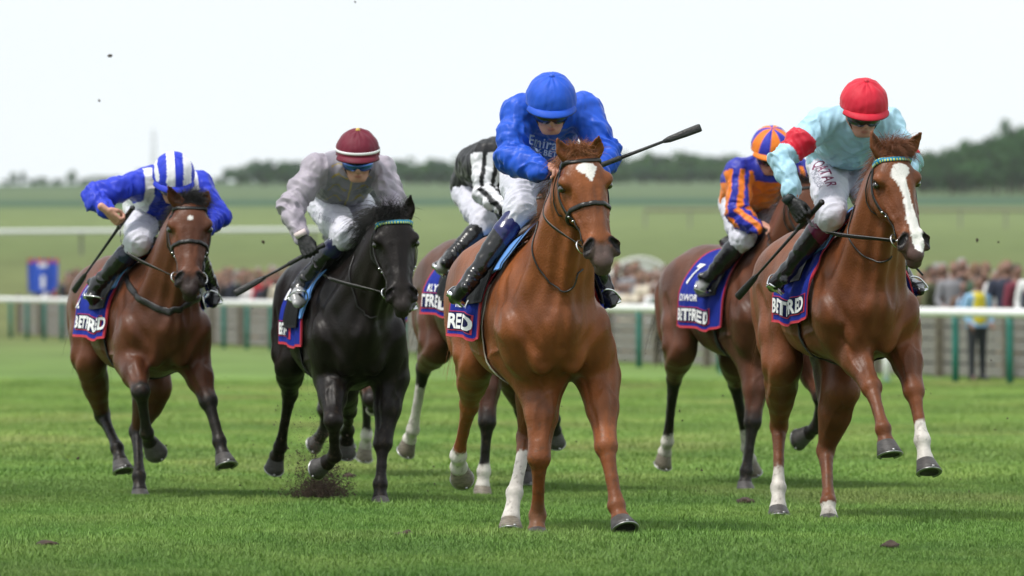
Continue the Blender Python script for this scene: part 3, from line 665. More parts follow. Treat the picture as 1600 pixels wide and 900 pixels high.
    jit = fbm(V, 22, 5, 3) * .06 + fbm(V, 80, 6, 2) * .035
    t = ((V - P0) @ hv) / L; sx = (V - P0) @ l; dd = -((V - P0) @ n)
    hm = (t > -.1) & (t < 1.15) & (np.abs(sx) < .16) & (dd < .25) & (dd > -.1)
    # the inner side of the legs and the groin are a shade duller, the flank hair lighter
    for key, J in H['legs']:
        tt, ds = seg_t(V, J); near = (ds < .085 + .05 * (tt < 1)) * 1.0; m0 = tt + jit
        if cfg.get('black_legs', False):
            blend(dark, ssm(m0, .72, 1.0) * near)
        else: blend(base * .9, ssm(m0, .8, 1.2) * near * .6)
        sock = cfg['socks'].get(key)
        if sock is not None:
            lo, hi_ = sock; wcol = np.array((.66, .62, .57)) * (.92 + .12 * fbm(V, 30, 9, 2))[:, None]
            m = ssm(m0, lo - .03, lo + .03) * near * (1 - ssm(m0, hi_ - .03, hi_ + .03)); C_ = C_ * (1 - m[:, None]) + wcol * m[:, None]
    # mud flecks thrown up on the legs and belly
    fl = ssm(fbm(V, 70, 41, 2), .52, .62) * np.clip((.95 - V[:, 2]) / .5, 0, 1) * .38; blend((.06, .042, .026), fl)
    fl = ssm(fbm(V, 6, 43, 3), .15, .7) * np.clip((.5 - V[:, 2]) / .35, 0, 1) * .45; blend((.075, .058, .035), fl)
    # muzzle skin
    mz = ssm(t + jit * .6, .76, .86) * hm * cfg.get('muzzle', .85)
    blend(cfg.get('muzzle_col', (.05, .042, .042)), mz)
    blend((.004, .003, .003), np.zeros(len(V)))
    for s in (-1, 1):
        tn_, dn_ = seg_t(V, [hp(s * .036 * wm, .006, .800), hp(s * .050 * wm, .008, .850), hp(s * .060 * wm, .020, .885)]); blend((.006, .004, .004), 1 - ssm(dn_, .016, .028))
        blend((.012, .009, .008), (1 - ssm(np.linalg.norm(V - hp(s * .100 * wa, .068, .262), axis=1), .018, .034)) * .9)
        b_, tp = H['ears'][0 if s < 0 else 1]
        inn = (seg_t(V, [b_ + (tp - b_) * .25 + n * .02, b_ + (tp - b_) * .8 + n * .008])[1]); blend(base * .35, (1 - ssm(inn, .006, .018)) * .9)
    # white face marking
    mk = cfg.get('mark')
    if mk:
        edge = fbm(V, 60, 21, 3) * .006 + fbm(V, 200, 4, 2) * .002
        tl = np.array([q[0] for q in mk]); cx = np.interp(t, tl, [q[1] for q in mk]); wd = np.interp(t, tl, [q[2] for q in mk], left=0, right=0)
        m = ssm(wd + edge - np.abs(sx - cx), -.0015, .0035) * hm * (dd < .10) * (t > tl[0]) * (t < tl[-1])
        C_ = C_ * (1 - m[:, None]) + np.array((.78, .75, .72)) * m[:, None]
    if cfg.get('dark_belly'):
        pass
    body = mesh_np('body', V, Q, coat_mat(cfg['coatname'], cfg.get('rough', .42), cfg.get('sheen', 0.0), cfg.get('spec', .20)), root, col=np.clip(C_, .002, .9)); H['body'] = body
    # ---- eyes
    em = mat('horse_eye', (.010, .006, .004), .06, spec=.8, var=.0, coat=1.0)
    for s in (-1, 1):
        c = hp(s * .0905 * cfg['head'].get('wa', 1.28), .066, .262); Vs, Fs = uvsphere(c, .0195, 14, 10); mesh_np('eye', Vs, Fs, em, root)
    # ---- hooves with shoes
    for key, J in H['legs']: make_hoof(H, key, J)
    return H

def uvsphere(c, r, n=12, m=8, sc=(1, 1, 1)):
    V = []; F = []
    for i in range(m + 1):
        th = math.pi * i / m
        for j in range(n):
            ph = 2 * math.pi * j / n
            V.append((c[0] + r * sc[0] * math.sin(th) * math.cos(ph), c[1] + r * sc[1] * math.sin(th) * math.sin(ph), c[2] + r * sc[2] * math.cos(th)))
    for i in range(m):
        for j in range(n): F.append((i * n + j, (i + 1) * n + j, (i + 1) * n + (j + 1) % n, i * n + (j + 1) % n))
    return np.array(V), np.array(F)

def make_hoof(H, key, J):
    cfg = H['cfg']; E, K, Fk, C, T = J; root = H['root']
    ax = unit(T - C)                                # coronet -> centre of the sole
    fwd = unit(C - Fk); toe = fwd * .6 + np.array([.7, 0, 0])
    fold = cfg.get('fold', {}).get(key)
    if fold is not None: toe = np.array(fold, dtype=float)
    toe = unit(toe - ax * (toe @ ax)); sd = unit(np.cross(ax, toe))
    Hh = max(.052, min(.082, np.linalg.norm(T - C))); n = 28; V = []; F = []
    gg = .97 * cfg.get('leg', 1.18) ** .9
    rings = [(-.004, .036, .040, 0), (.004, .0425, .046, 0), (.25, .046, .051, .006), (.6, .0525, .058, .016), (.97, .059, .066, .027), (1.0, .0575, .064, .027), (1.0, .044, .050, .024), (.90, .036, .040, .022), (.86, .0, .0, .02)]
    for hh, ra, rb, sh in rings:
        gk = gg * (.88 if key in cfg.get('trail', ()) else 1); ra *= gk; rb *= gk; sh *= gk
        t_ = hh * Hh if abs(hh) > .01 else hh
        for j in range(n):
            a = 2 * math.pi * j / n; cx = math.cos(a); sy = math.sin(a)
            front = rb * cx if cx > 0 else rb * .80 * cx
            if cx < -.75 and ra > .01: front *= .86                                   # heel cleft
            wob = 1 + .008 * math.sin(hh * 40)
            V.append(C + ax * t_ + toe * (front * wob + sh) + sd * ra * sy * wob)
    k = len(rings)
    for i in range(k - 1):
        for j in range(n): F.append((i * n + j, i * n + (j + 1) % n, (i + 1) * n + (j + 1) % n, (i + 1) * n + j))
    hm = mat('hoof_' + ('pale' if cfg['socks'].get(key) and cfg.get('pale_hoof') else 'dark'), (.17, .145, .11) if cfg['socks'].get(key) and cfg.get('pale_hoof') else (.052, .047, .045), .5, var=.35, vscale=30, stretch=(1, 1, 5), bump=.25, bscale=60)
    hf = mesh_np('hoof', np.array(V), F, hm, root)
    mb = MB(); c0 = C + ax * (Hh + .003) + toe * .027 * gk
    P = [c0 + toe * gk * (.060 * math.cos(a) if math.cos(a) > 0 else .05 * math.cos(a)) + sd * .053 * gk * math.sin(a) for a in np.linspace(-2.5, 2.5, 22)]
    mb.tube(P, .0095, 6, flat=.55, up=ax)
    if cfg.get('clip', True):
        mb.box(c0 + toe * .063 * gk - ax * .008, (.012, .012, .012), R=Matrix(np.stack([toe, sd, ax], 1).tolist()))
    so_ = mb.build('shoe', mat('shoe_metal', (.42, .42, .42), .38, 1.0, var=.15, vscale=40), hf)

# strands of hair as thin tapered tubes
def hair(name, roots, dirs, length, rad, matl, parent, field=None, seg=5, curl=.02, drop=.5, seed=0, offs=.004):
    rg = np.random.default_rng(seed); n = len(roots); P = np.array(roots, dtype=float); D = np.array([unit(d) for d in dirs])
    Ls = length * (rg.uniform(.55, 1.1, n)); V = np.zeros((n, seg + 1, 3, 3)); cur = P.copy(); wv = rg.normal(0, 1, (n, 3))
    for i in range(seg + 1):
        q = i / seg; r = rad * (1 - q * .85)
        a = np.cross(D, [0.3, 0.1, 1.0]); a /= np.linalg.norm(a, axis=1)[:, None] + 1e-9; b = np.cross(D, a)
        for j in range(3):
            th = 2 * math.pi * j / 3; V[:, i, j] = cur + (a * math.cos(th) + b * math.sin(th)) * r
        D = D + wv * curl + np.array([0, 0, -drop / seg]); wv = wv * .6 + rg.normal(0, .6, (n, 3)); D /= np.linalg.norm(D, axis=1)[:, None]
        nx = cur + D * (Ls / seg)[:, None]
        if field is not None:
            d = field.sample(nx); pen = np.maximum(offs - d, 0); nx = nx + field.grad(nx) * pen[:, None]
        cur = nx
    Vf = V.reshape(-1, 3); F = []
    base = (np.arange(n) * (seg + 1) * 3)[:, None]
    for i in range(seg):
        for j in range(3):
            a = i * 3 + j; b = i * 3 + (j + 1) % 3; F.append(np.concatenate([base + a, base + b, base + b + 3, base + a + 3], 1))
    return mesh_np(name, Vf, np.concatenate(F), matl, parent)

def make_hair(H):
    cfg = H['cfg']; ps = H['pose']; f = H['field']; nk, na, nb = H['neck']; rg = np.random.default_rng(int(cfg['px'])); hp = H['hp']; P0, hv, l, n, L = H['hf']
    hmat = mat('hair_' + cfg['coatname'], cfg['mane'], .5, var=.35, vscale=60, spec=.4)
    side = cfg.get('mane_side', -1); R = []; D = []
    for i in range(int(1.6 * cfg.get('nmane', 520))):
        q = rg.uniform(.12, .98) * (len(nk) - 1); k = int(q); fr = q - k; c = nk[k] * (1 - fr) + nk[min(k + 1, len(nk) - 1)] * fr
        b = np.interp(q, range(len(nk)), nb); tn = unit(nk[min(k + 1, len(nk) - 1)] - nk[k]); up = unit(np.cross(np.array([0, 1, 0]), tn)); up = up if up[2] > 0 else -up
        R.append(c + up * (b + .012) + np.array([0, rg.normal(0, .010), 0])); D.append(up * .5 + np.array([-.35, side * rg.uniform(.2, 1.0), rg.uniform(-.2, .5)]))
    if R: hair('mane', f.snap(np.array(R), -.004, 3), D, cfg.get('mane_len', .13), .0019, hmat, H['root'], f, 6, .10, 1.6, 3)
    R = []; D = []
    for i in range(int(1.7 * cfg.get('nforelock', 160))):
        s = rg.normal(0, .022); R.append(hp(s * 1.3, .02 + rg.uniform(0, .06), rg.uniform(-.08, .03))); D.append(n * cfg.get('fl_f', .35) + np.array([-.2, rg.normal(cfg.get('fl_side', 0), .4), cfg.get('fl_up', .9) * .75]))
    hair('forelock', f.snap(np.array(R), -.004, 3), D, cfg.get('fl_len', .085), .0019, hmat, H['root'], f, 7, .10, 2.0, 5)
    R = []; D = []
    Z = lambda z: cfg['bz'] + cfg['bs'] * z
    for i in range(260):
        a = rg.uniform(0, 2 * math.pi); R.append(np.array([-1.17, .03 * math.cos(a), Z(.49) + .03 * math.sin(a)])); D.append(np.array([-1, rg.normal(-.05, .12), rg.normal(-.1, .15)]))
    hair('tail', R, D, .62, .0028, hmat, H['root'], None, 9, .03, 2.2, 8)
CHEST = (.205, .064, .0205); BAY = (.17, .058, .024); DKBAY = (.13, .05, .026); BRN = (.020, .013, .010)
HC = {
 'c4': dict(trail=('hr',), px=841, Y=35.45, yaw=12, bz=.715, bs=1.08, w=1.02, coat=CHEST, coatname='chestnut_coat', mane=(.30, .12, .05), label='bright chestnut racehorse with a white diamond star, leading in the middle of the field',
   head=dict(poll=(911, 240, .82), lip=(948, 409, 1.03), yaw=17, roll=0, ear_r=(870, 216, .83), ear_l=(936, 212, .83), s=1.06, wa=1.34),
   fr=[(850, 596, .2), (842, 716, .33), (840, 805, .22), (839, 829, .25), (839, 848, .28)], fl=[(937, 588, .25), (947, 698, .50), (963, 790, .62), (969, 811, .66), (976, 839, .72)],
   hr=[(742, 560, -.65), (733, 632, -1.0), (716, 712, -1.25), (717, 729, -1.33), (719, 744, -1.42)], hl=[(842, 590, -.45), (822, 684, -.58), (804, 770, -.38), (798, 812, -.32), (795, 838, -.28)],
   socks=dict(hr=(1.84, 9), hl=(1.34, 9)), pale_hoof=True, mark=[(.085, .008, .0), (.095, .004, .036), (.125, .0, .056), (.16, .004, .048), (.195, .012, .028), (.235, .014, .012), (.27, .014, .0)], muzzle=.85, muzzle_col=(.075, .06, .058), nmane=600, mane_side=-1, mane_len=.17, nforelock=420, fl_len=.08, fl_up=.9, fl_side=-.3, h=.0088, leg=1.23),
 'c6': dict(px=1327, Y=37.26, yaw=12.5, bz=.825, bs=.98, w=1.0, coat=(.160, .052, .0195), coatname='red_chestnut_coat', mane=(.20, .075, .035), label='chestnut racehorse with a wide crooked white blaze and teal browband, at the right',
   head=dict(poll=(1399, 238, .82), lip=(1437, 399, 1.04), yaw=22, roll=0, ear_r=(1361, 204, .83), ear_l=(1440, 205, .83), s=1.04),
   fr=[(1322, 528, .25), (1362, 606, .58), (1380, 670, .78), (1384, 690, .80), (1388, 716, .83)], fl=[(1410, 528, .25), (1428, 612, .5), (1441, 688, .62), (1446, 719, .66), (1449, 745, .70)],
   hr=[(1222, 570, -.62), (1217, 665, -.95), (1216, 762, -.80), (1216, 793, -.75), (1215, 813, -.72)], hl=[(1315, 610, -.40), (1290, 704, -.55), (1294, 784, -.34), (1295, 806, -.30), (1295, 824, -.28)],
   socks=dict(fl=(1.66, 9), hr=(1.70, 9), hl=(2.2, 9)), pale_hoof=False, mark=[(.11, .004, .0), (.125, .006, .040), (.15, .012, .052), (.19, .002, .056), (.23, -.010, .046), (.27, -.006, .030), (.34, .002, .022), (.5, .008, .022), (.62, .012, .030), (.75, .016, .038), (.88, .018, .032), (.95, .020, .018), (.97, .02, .0)], muzzle=.75, muzzle_col=(.06, .045, .045), nmane=520, mane_len=.12, nforelock=560, fl_len=.13, fl_up=1.0, fl_side=.5, h=.0092),
 'c1': dict(px=235, Y=42.2, yaw=16.5, bz=.715, bs=1.0, w=1.02, coat=(.105, .035, .016), coatname='bay_coat', mane=(.012, .010, .010), label='bay racehorse with a small white star and black breastgirth, at the far left', black_legs=True,
   head=dict(poll=(297, 316, .84), lip=(297, 455, 1.04), yaw=4, roll=0, ear_r=(262, 289, .85), ear_l=(326, 296, .85), s=1.06),
   fr=[(205, 562, .3), (220, 612, .62), (229, 676, .50), (234, 690, .44), (240, 704, .37)], fl=[(302, 562, .3), (326, 628, .5), (343, 690, .6), (348, 711, .64), (353, 734, .68)],
   hr=[(138, 560, -.7), (160, 648, -1.0), (183, 700, -.75), (188, 720, -.70), (192, 743, -.66)], hl=[(243, 605, -.5), (214, 674, -.66), (217, 744, -.45), (218, 766, -.42), (219, 784, -.40)],
   socks={}, mark=[(.15, .0, .0), (.165, .0, .010), (.18, .002, .016), (.20, .002, .009), (.21, .002, .0)], muzzle=.9, muzzle_col=(.022, .018, .018), nmane=380, nforelock=420, fl_len=.12, fl_up=.9, fl_side=.6, h=.0105),
 'c2': dict(trail=('hr', 'hl', 'fr'), px=543, Y=40.8, yaw=11, bz=.655, bs=1.10, w=1.0, coat=(.0095, .0066, .0058), coatname='black_brown_coat', mane=(.010, .009, .009), label='near-black racehorse with a teal and yellow browband, second from the left',
   head=dict(poll=(617, 338, .84), lip=(630, 479, 1.04), yaw=7, roll=0, ear_r=(588, 325, .83), ear_l=(642, 304, .85), s=1.05),
   fr=[(520, 592, .25), (521, 658, .55), (523, 712, .40), (512, 722, .33), (498, 728, .25)], fl=[(612, 592, .25), (598, 694, .35), (594, 756, .40), (594, 779, .42), (594, 798, .45)],
   hr=[(452, 560, -.7), (453, 614, -1.05), (438, 698, -1.25), (433, 712, -1.30), (428, 730, -1.36)], hl=[(535, 600, -.6), (545, 640, -.95), (543, 672, -1.2), (541, 688, -1.25), (540, 704, -1.3)],
   socks={}, rough=.42, spec=.14, muzzle=.6, muzzle_col=(.03, .024, .022), mark=None, nmane=760, mane_len=.27, mane_side=-1, nforelock=500, fl_len=.13, fl_up=.8, fl_side=-.6, h=.0100),
 'c3': dict(trail=('hr', 'hl', 'fl'), px=775, Y=43.2, yaw=15, bz=.80, bs=1.04, w=1.0, coat=(.095, .036, .02), coatname='bay_coat', mane=(.012, .010, .010), label='bay racehorse with white socks mostly hidden behind the leading chestnut', black_legs=True,
   head=dict(poll=(850, 300, .84), lip=(868, 433, 1.04), yaw=10, roll=0, ear_r=(832, 276, .85), ear_l=(878, 276, .85), s=1.0),
   fr=[(762, 565, .3), (761, 660, .45), (756, 736, .42), (754, 759, .42), (752, 780, .42)], fl=[(812, 560, .3), (850, 600, .6), (865, 655, .5), (866, 672, .45), (866, 690, .38)],
   hr=[(682, 540, -.65), (662, 575, -1.0), (645, 672, -1.2), (640, 686, -1.27), (632, 702, -1.33)], hl=[(800, 580, -.55), (815, 640, -.8), (822, 715, -.9), (823, 735, -.9), (824, 757, -.9)],
   socks=dict(hr=(1.25, 9), fr=(1.85, 9)), pale_hoof=True, muzzle=.9, nmane=200, nforelock=80, h=.0115),
 'c5': dict(trail=('hr', 'hl'), px=1180, Y=44.4, yaw=20, bz=.78, bs=1.03, w=1.0, coat=(.105, .038, .020), coatname='bay_coat', mane=(.012, .010, .010), label='bay racehorse under the orange and blue rider, half hidden behind the blazed chestnut', black_legs=True,
   head=dict(poll=(1262, 285, .84), lip=(1292, 413, 1.04), yaw=18, roll=0, ear_r=(1243, 258, .85), ear_l=(1285, 260, .85), s=1.0),
   fr=[(1185, 565, .25), (1176, 660, .35), (1166, 736, .35), (1164, 755, .36), (1163, 773, .38)], fl=[(1262, 560, .3), (1284, 622, .6), (1275, 668, .45), (1264, 676, .38), (1250, 680, .3)],
   hr=[(1062, 545, -.65), (1053, 592, -1.0), (1043, 690, -1.2), (1039, 706, -1.25), (1033, 723, -1.3)], hl=[(1150, 560, -.6), (1149, 600, -.9), (1168, 700, -1.0), (1171, 718, -1.05), (1173, 738, -1.1)],
   socks=dict(hr=(1.88, 9), hl=(1.75, 9)), pale_hoof=True, muzzle=.9, nmane=300, nforelock=80, h=.0115),
 'c7': dict(trail=('hr', 'hl', 'fr', 'fl'), px=556, Y=47.2, yaw=10, bz=.78, bs=1.0, w=.95, coat=(.13, .045, .022), coatname='bay_coat', mane=(.012, .010, .010), label='bay racehorse almost wholly hidden behind the near-black one, only its hooves showing', black_legs=True,
   head=dict(poll=(585, 350, .84), lip=(598, 463, 1.04), yaw=10, roll=0, ear_r=(572, 332, .85), ear_l=(606, 332, .85), s=1.0),
   fr=[(520, 575, .3), (508, 640, .55), (505, 676, .45), (500, 684, .4), (492, 690, .35)], fl=[(578, 570, .3), (580, 625, .6), (582, 640, .5), (585, 636, .42), (588, 634, .36)],
   hr=[(500, 560, -.65), (515, 600, -1.0), (535, 665, -1.2), (538, 680, -1.25), (541, 698, -1.3)], hl=[(570, 560, -.6), (572, 610, -.9), (573, 680, -1.0), (571, 696, -1.05), (567, 716, -1.1)],
   socks=dict(hl=(1.85, 9), fl=(1.9, 9)), pale_hoof=True, muzzle=.9, nmane=200, nforelock=60, h=.013),
}
# ------------------------------------------------------------------ tack
LEATHER = mat('black_leather', (.012, .011, .011), .38, var=.25, vscale=40, bump=.1, bscale=90, spec=.5)
METAL = mat('bright_steel', (.75, .75, .76), .18, 1.0, var=.1)

def text_tris(txt, size, bold=.0, squeeze=1.0, align='LEFT', shear=0.0):
    cu = bpy.data.curves.new('lettering', 'FONT'); cu.body = txt; cu.size = size; cu.offset = bold; cu.align_x = align; cu.resolution_u = 3; cu.shear = shear; cu.space_character = 1.08
    ob = bpy.data.objects.new('lettering', cu); COL.objects.link(ob)
    dg = bpy.context.evaluated_depsgraph_get(); me = bpy.data.meshes.new_from_object(ob.evaluated_get(dg))
    import bmesh
    bm = bmesh.new(); bm.from_mesh(me); bmesh.ops.triangulate(bm, faces=bm.faces)
    for _ in range(3):
        le = [e for e in bm.edges if e.calc_length() > size * .22]
        if not le: break
        bmesh.ops.subdivide_edges(bm, edges=le, cuts=1); bmesh.ops.triangulate(bm, faces=bm.faces)
    V = np.array([v.co[:] for v in bm.verts]) if len(bm.verts) else np.zeros((0, 3)); bm.verts.index_update(); F = [[v.index for v in f.verts] for f in bm.faces]
    bm.free(); bpy.data.objects.remove(ob); bpy.data.curves.remove(cu); bpy.data.meshes.remove(me)
    V[:, 0] *= squeeze
    return V[:, :2], F

class Sheet:
    """cloth laid over the back: u along the horse, v arc length down from the spine (negative = right side)"""
    def __init__(s, H, x0, x1, vmax, off=.012, flare=.05, slant=0.0, wob=.012, rf=0.0, nu=44, nv=90, side=0):
        f = H['field']; cfg = H['cfg']; s.x0, s.x1, s.vmax = x0, x1, vmax
        U = np.linspace(x0, x1, nu); zc = cfg['bz'] + cfg['bs'] * .42; TH = np.radians(np.linspace(0, 105, 70)); s.nu, s.nv = nu, nv
        s.v = np.linspace(-vmax if side <= 0 else 0.0, vmax if side >= 0 else 0.0, nv); s.P = np.zeros((nu, nv, 3))
        for i, x in enumerate(U):
            for sg in (-1, 1):
                D = np.stack([np.zeros_like(TH), -sg * np.sin(TH), -np.cos(TH)], 1); O = np.array([x, 0, zc]) - D * .75
                p = f.march(O, D, off, .74); y = np.maximum.accumulate(np.abs(p[:, 1])); z = np.minimum.accumulate(p[:, 2])
                L = np.concatenate([[0], np.cumsum(np.hypot(np.diff(y), np.diff(z)))]); k = np.argmax(y >= y.max() - .0005)
                vv = np.abs(s.v); yy = np.interp(vv, L, y); zz = np.interp(vv, L, z)
                # below the widest point the cloth hangs
                ex = np.maximum(vv - L[k], 0); yy = np.where(ex > 0, y[k] + ex * flare, yy); zz = np.where(ex > 0, z[k] - ex, zz)
                m = (s.v <= 0) if sg < 0 else (s.v > 0)
                ph = 9 * x + (2 if sg > 0 else 0); w_ = wob * np.clip(vv / .5, 0, 1) * (np.sin(ph * 3.1 + vv * 4) + .6 * np.sin(ph * 7.3 - vv * 3)); yy = yy + rf * np.clip(vv / .45, 0, 1) * ((x1 - x) / (x1 - x0)) ** 1.0 + w_ + abs(wob) * .8 * np.clip(vv / .5, 0, 1)
                s.P[i, m, 0] = x + slant * vv[m]; s.P[i, m, 1] = sg * yy[m]; s.P[i, m, 2] = zz[m]
        du = np.gradient(s.P, axis=0); dv = np.gradient(s.P, axis=1); N = np.cross(du, dv); N /= np.linalg.norm(N, axis=2)[..., None] + 1e-9
        mid = s.P - np.array([0, 0, zc]); flip = np.sum(N * mid * np.array([0, 1, 1]), axis=2) < 0; N[flip] *= -1; s.N = N
    def at(s, u, v, off=0.0):
        a = np.clip((np.asarray(u) - s.x0) / (s.x1 - s.x0), 0, 1) * (s.nu - 1); b = np.clip((np.asarray(v) - s.v[0]) / (s.v[-1] - s.v[0]), 0, 1) * (s.nv - 1)
        i = np.minimum(a.astype(int), s.nu - 2); j = np.minimum(b.astype(int), s.nv - 2); fa = (a - i)[:, None]; fb = (b - j)[:, None]
        def g(A): return A[i, j] * (1 - fa) * (1 - fb) + A[i + 1, j] * fa * (1 - fb) + A[i, j + 1] * (1 - fa) * fb + A[i + 1, j + 1] * fa * fb
        return g(s.P) + g(s.N) * off
    def mesh(s, name, mats, parent, thick=.006, border=0.0, bmat=1):
        nu, nv = s.nu, s.nv; A = (s.P + s.N * thick).reshape(-1, 3); B = s.P.reshape(-1, 3); n = nu * nv; F = []; M = []
        L = s.x1 - s.x0; dvv = s.v[1] - s.v[0]
        for i in range(nu - 1):
            for j in range(nv - 1):
                a, b, c, d = i * nv + j, (i + 1) * nv + j, (i + 1) * nv + j + 1, i * nv + j + 1
                e = min((i + .5) / (nu - 1) * L, L - (i + .5) / (nu - 1) * L, s.vmax - abs(s.v[j] + dvv / 2)); m = bmat if e < border else 0
                F += [(a, b, c, d), (n + a, n + d, n + c, n + b)]; M += [m, m]
        for i in range(nu - 1):
            for j in (0, nv - 1): a, b = i * nv + j, (i + 1) * nv + j; F.append((a, b, n + b, n + a)); M.append(bmat if border else 0)
        for j in range(nv - 1):
            for i in (0, nu - 1): a, b = i * nv + j, i * nv + j + 1; F.append((a, b, n + b, n + a)); M.append(bmat if border else 0)
        return mesh_np(name, np.concatenate([A, B]), F, mats, parent, midx=M)
    def text(s, name, txt, u, v, size, matl, parent, bold=.0, squeeze=1.0, off=.009):
        """text on the right side, reading towards the head; u start, v centre line"""
        T, F = text_tris(txt, size, bold, squeeze)
        P = s.at(u + T[:, 0], -(v) + T[:, 1], off)
        return mesh_np(name, P, F, matl, parent, smooth=False)
    def rect(s, name, u0, u1, v0, v1, matl, parent, off=.0075, n=48):
        P = []; F = []
        for i in range(n + 1):
            for j in range(9): P.append(s.at([u0 + (u1 - u0) * i / n], [-(v0 + (v1 - v0) * j / 8)], off)[0])
        for i in range(n):
            for j in range(8): a = i * 9 + j; F.append((a, a + 9, a + 10, a + 1))
        return mesh_np(name, P, F, matl, parent)

def strap(H, name, pts, wd, matl, parent, th=.0035, off=.004, n=6, loose=0.0, snap=True):
    f = H['field']; P = smooth_path(pts, n)
    if snap: P = f.snap(P, off + loose, 6)
    G = f.grad(P); V, F = tube_geo(P, wd, 8, flat=th / wd, up=G); o = mesh_np(name, V, F, matl, parent); return o

def make_bridle(H, brow='black', noseband=None, tn=.48, cheek=True, ring=.034, hdr=None):
    hp = H['hp']; wa = H['cfg']['head'].get('wa', 1.28); P0, hv, l, n, L = H['hf']; ps = H['pose']
    r = empty('bridle', (0, 0, 0), 0); r.parent = H['root']
    bt = .045
    P = [hp(-.080 * wa, .085, .06), hp(-.070 * wa, .035, bt + .01), hp(-.045 * wa, -.005, bt + .01), hp(0, -.01, bt + .018), hp(.045 * wa, -.005, bt + .01), hp(.070 * wa, .035, bt + .01), hp(.080 * wa, .085, .06)]
    if brow == 'black': strap(H, 'browband', P, .0105, LEATHER, r)
    else:
        f = H['field']; Q = f.snap(smooth_path(P, 7), .005, 6); G = f.grad(Q); V, F = tube_geo(Q, .013, 8, flat=.35, up=G)
        m1 = mat('teal_tape', (.0, .22, .42), .5); m2 = mat('yellow_tape', (.55, .62, .10), .5)
        mi = [1 if ((i // 8) % 2 == 0 and (i % 8) in (0, 1, 4, 5, 3)) else 0 for i in range(len(F))]
        mesh_np('browband', V, F, [m1, m2], r, midx=mi)
    strap(H, 'headpiece', [hp(-.080 * wa, .085, .05), hp(-.06, .09, -.03), hp(0, .09, -.06), hp(.06, .09, -.03), hp(.080 * wa, .085, .05)], .010, LEATHER, r)
    strap(H, 'throatlash', [hp(-.085 * wa, .09, .09), hp(-.080 * wa, .16, .17), hp(-.05, .23, .24), hp(0, .25, .26), hp(.05, .23, .24), hp(.08 * wa, .16, .17), hp(.085 * wa, .09, .09)], .006, LEATHER, r, loose=.004)
    for s in (-1, 1):
        strap(H, 'cheekpiece', [hp(s * .082 * wa, .085, .06), hp(s * .098 * wa, .11, .22), hp(s * .095 * wa, .115, .36), hp(s * .080 * wa, .100, .52), hp(s * .066 * wa, .085, .66), hp(s * .062 * wa, .078, .77)], .0095, LEATHER, r)
        c = H['field'].snap(np.array([hp(s * .068 * wa, .080, .795)]), .006)[0]
        ang = np.linspace(0, 2 * math.pi, 24, endpoint=False); e1 = hv; e2 = -n; sd = H['field'].grad(np.array([c]))[0]; e1 = unit(e1 - sd * (e1 @ sd)); e2 = unit(np.cross(sd, e1) * .55 + sd * .8 * (1 if True else 1))
        V, F = tube_geo([c + (e1 * math.cos(a) + e2 * math.sin(a)) * ring + sd * .004 for a in ang], .0038, 6, closed=True); mesh_np('bit_ring', V, F, METAL, r)
        V, F = tube_geo([c, c - sd * .03], .006, 6); mesh_np('bit', V, F, METAL, r)
        for tb in (.50, .56):
            pb = H['field'].snap(np.array([hp(s * .082 * wa, .102, tb)]), .006)[0]; V, F = uvsphere(pb, .007, 8, 6); mesh_np('buckle', V, F, METAL, r)
        H['bit_%d' % s] = c + sd * .004
    if noseband:
        t = tn; strap(H, 'noseband', [hp(-.030, .20, t + .05), hp(-.075 * wa, .13, t + .02), hp(-.068 * wa, .06, t - .01), hp(-.035 * wa, .0, t - .01), hp(0, -.01, t - .012), hp(.035 * wa, .0, t - .01), hp(.068 * wa, .06, t - .01), hp(.075 * wa, .13, t + .02), hp(.03, .20, t + .05)], .0125, LEATHER, r, th=.006)
        for s in (-1, 1): strap(H, 'noseband', [hp(s * .07 * wa, .10, t + .02), hp(s * .068 * wa, .09, t + .15), hp(s * .064 * wa, .078, .77)], .007, LEATHER, r)
    return r

def line3(name, pts, r, matl, parent, n=6, sec=6, flat=None, up=None):
    V, F = tube_geo(smooth_path(pts, n), r, sec, flat=flat, up=up); return mesh_np(name, V, F, matl, parent)

BLUE = mat('cloth_blue', (.010, .024, .26), .8, var=.12, vscale=18, bump=.25, bscale=130, spec=.2)
NAVY = mat('cloth_navy', (.008, .010, .075), .8, spec=.2, var=.12, vscale=18, bump=.2, bscale=130)
RED = mat('cloth_red', (.36, .010, .026), .7, var=.1, vscale=30, bump=.2, bscale=130)
WHITE_INK = mat('white_print', (.80, .80, .82), .6, var=.05)
PINKRED = mat('print_red', (.50, .02, .06), .6, var=.05)
SKY = mat('pad_pale_blue', (.12, .30, .70), .7, var=.08, bump=.15, bscale=60)
FELT = mat('saddle_black', (.007, .007, .008), .6, spec=.2, var=.2, bump=.2, bscale=60)

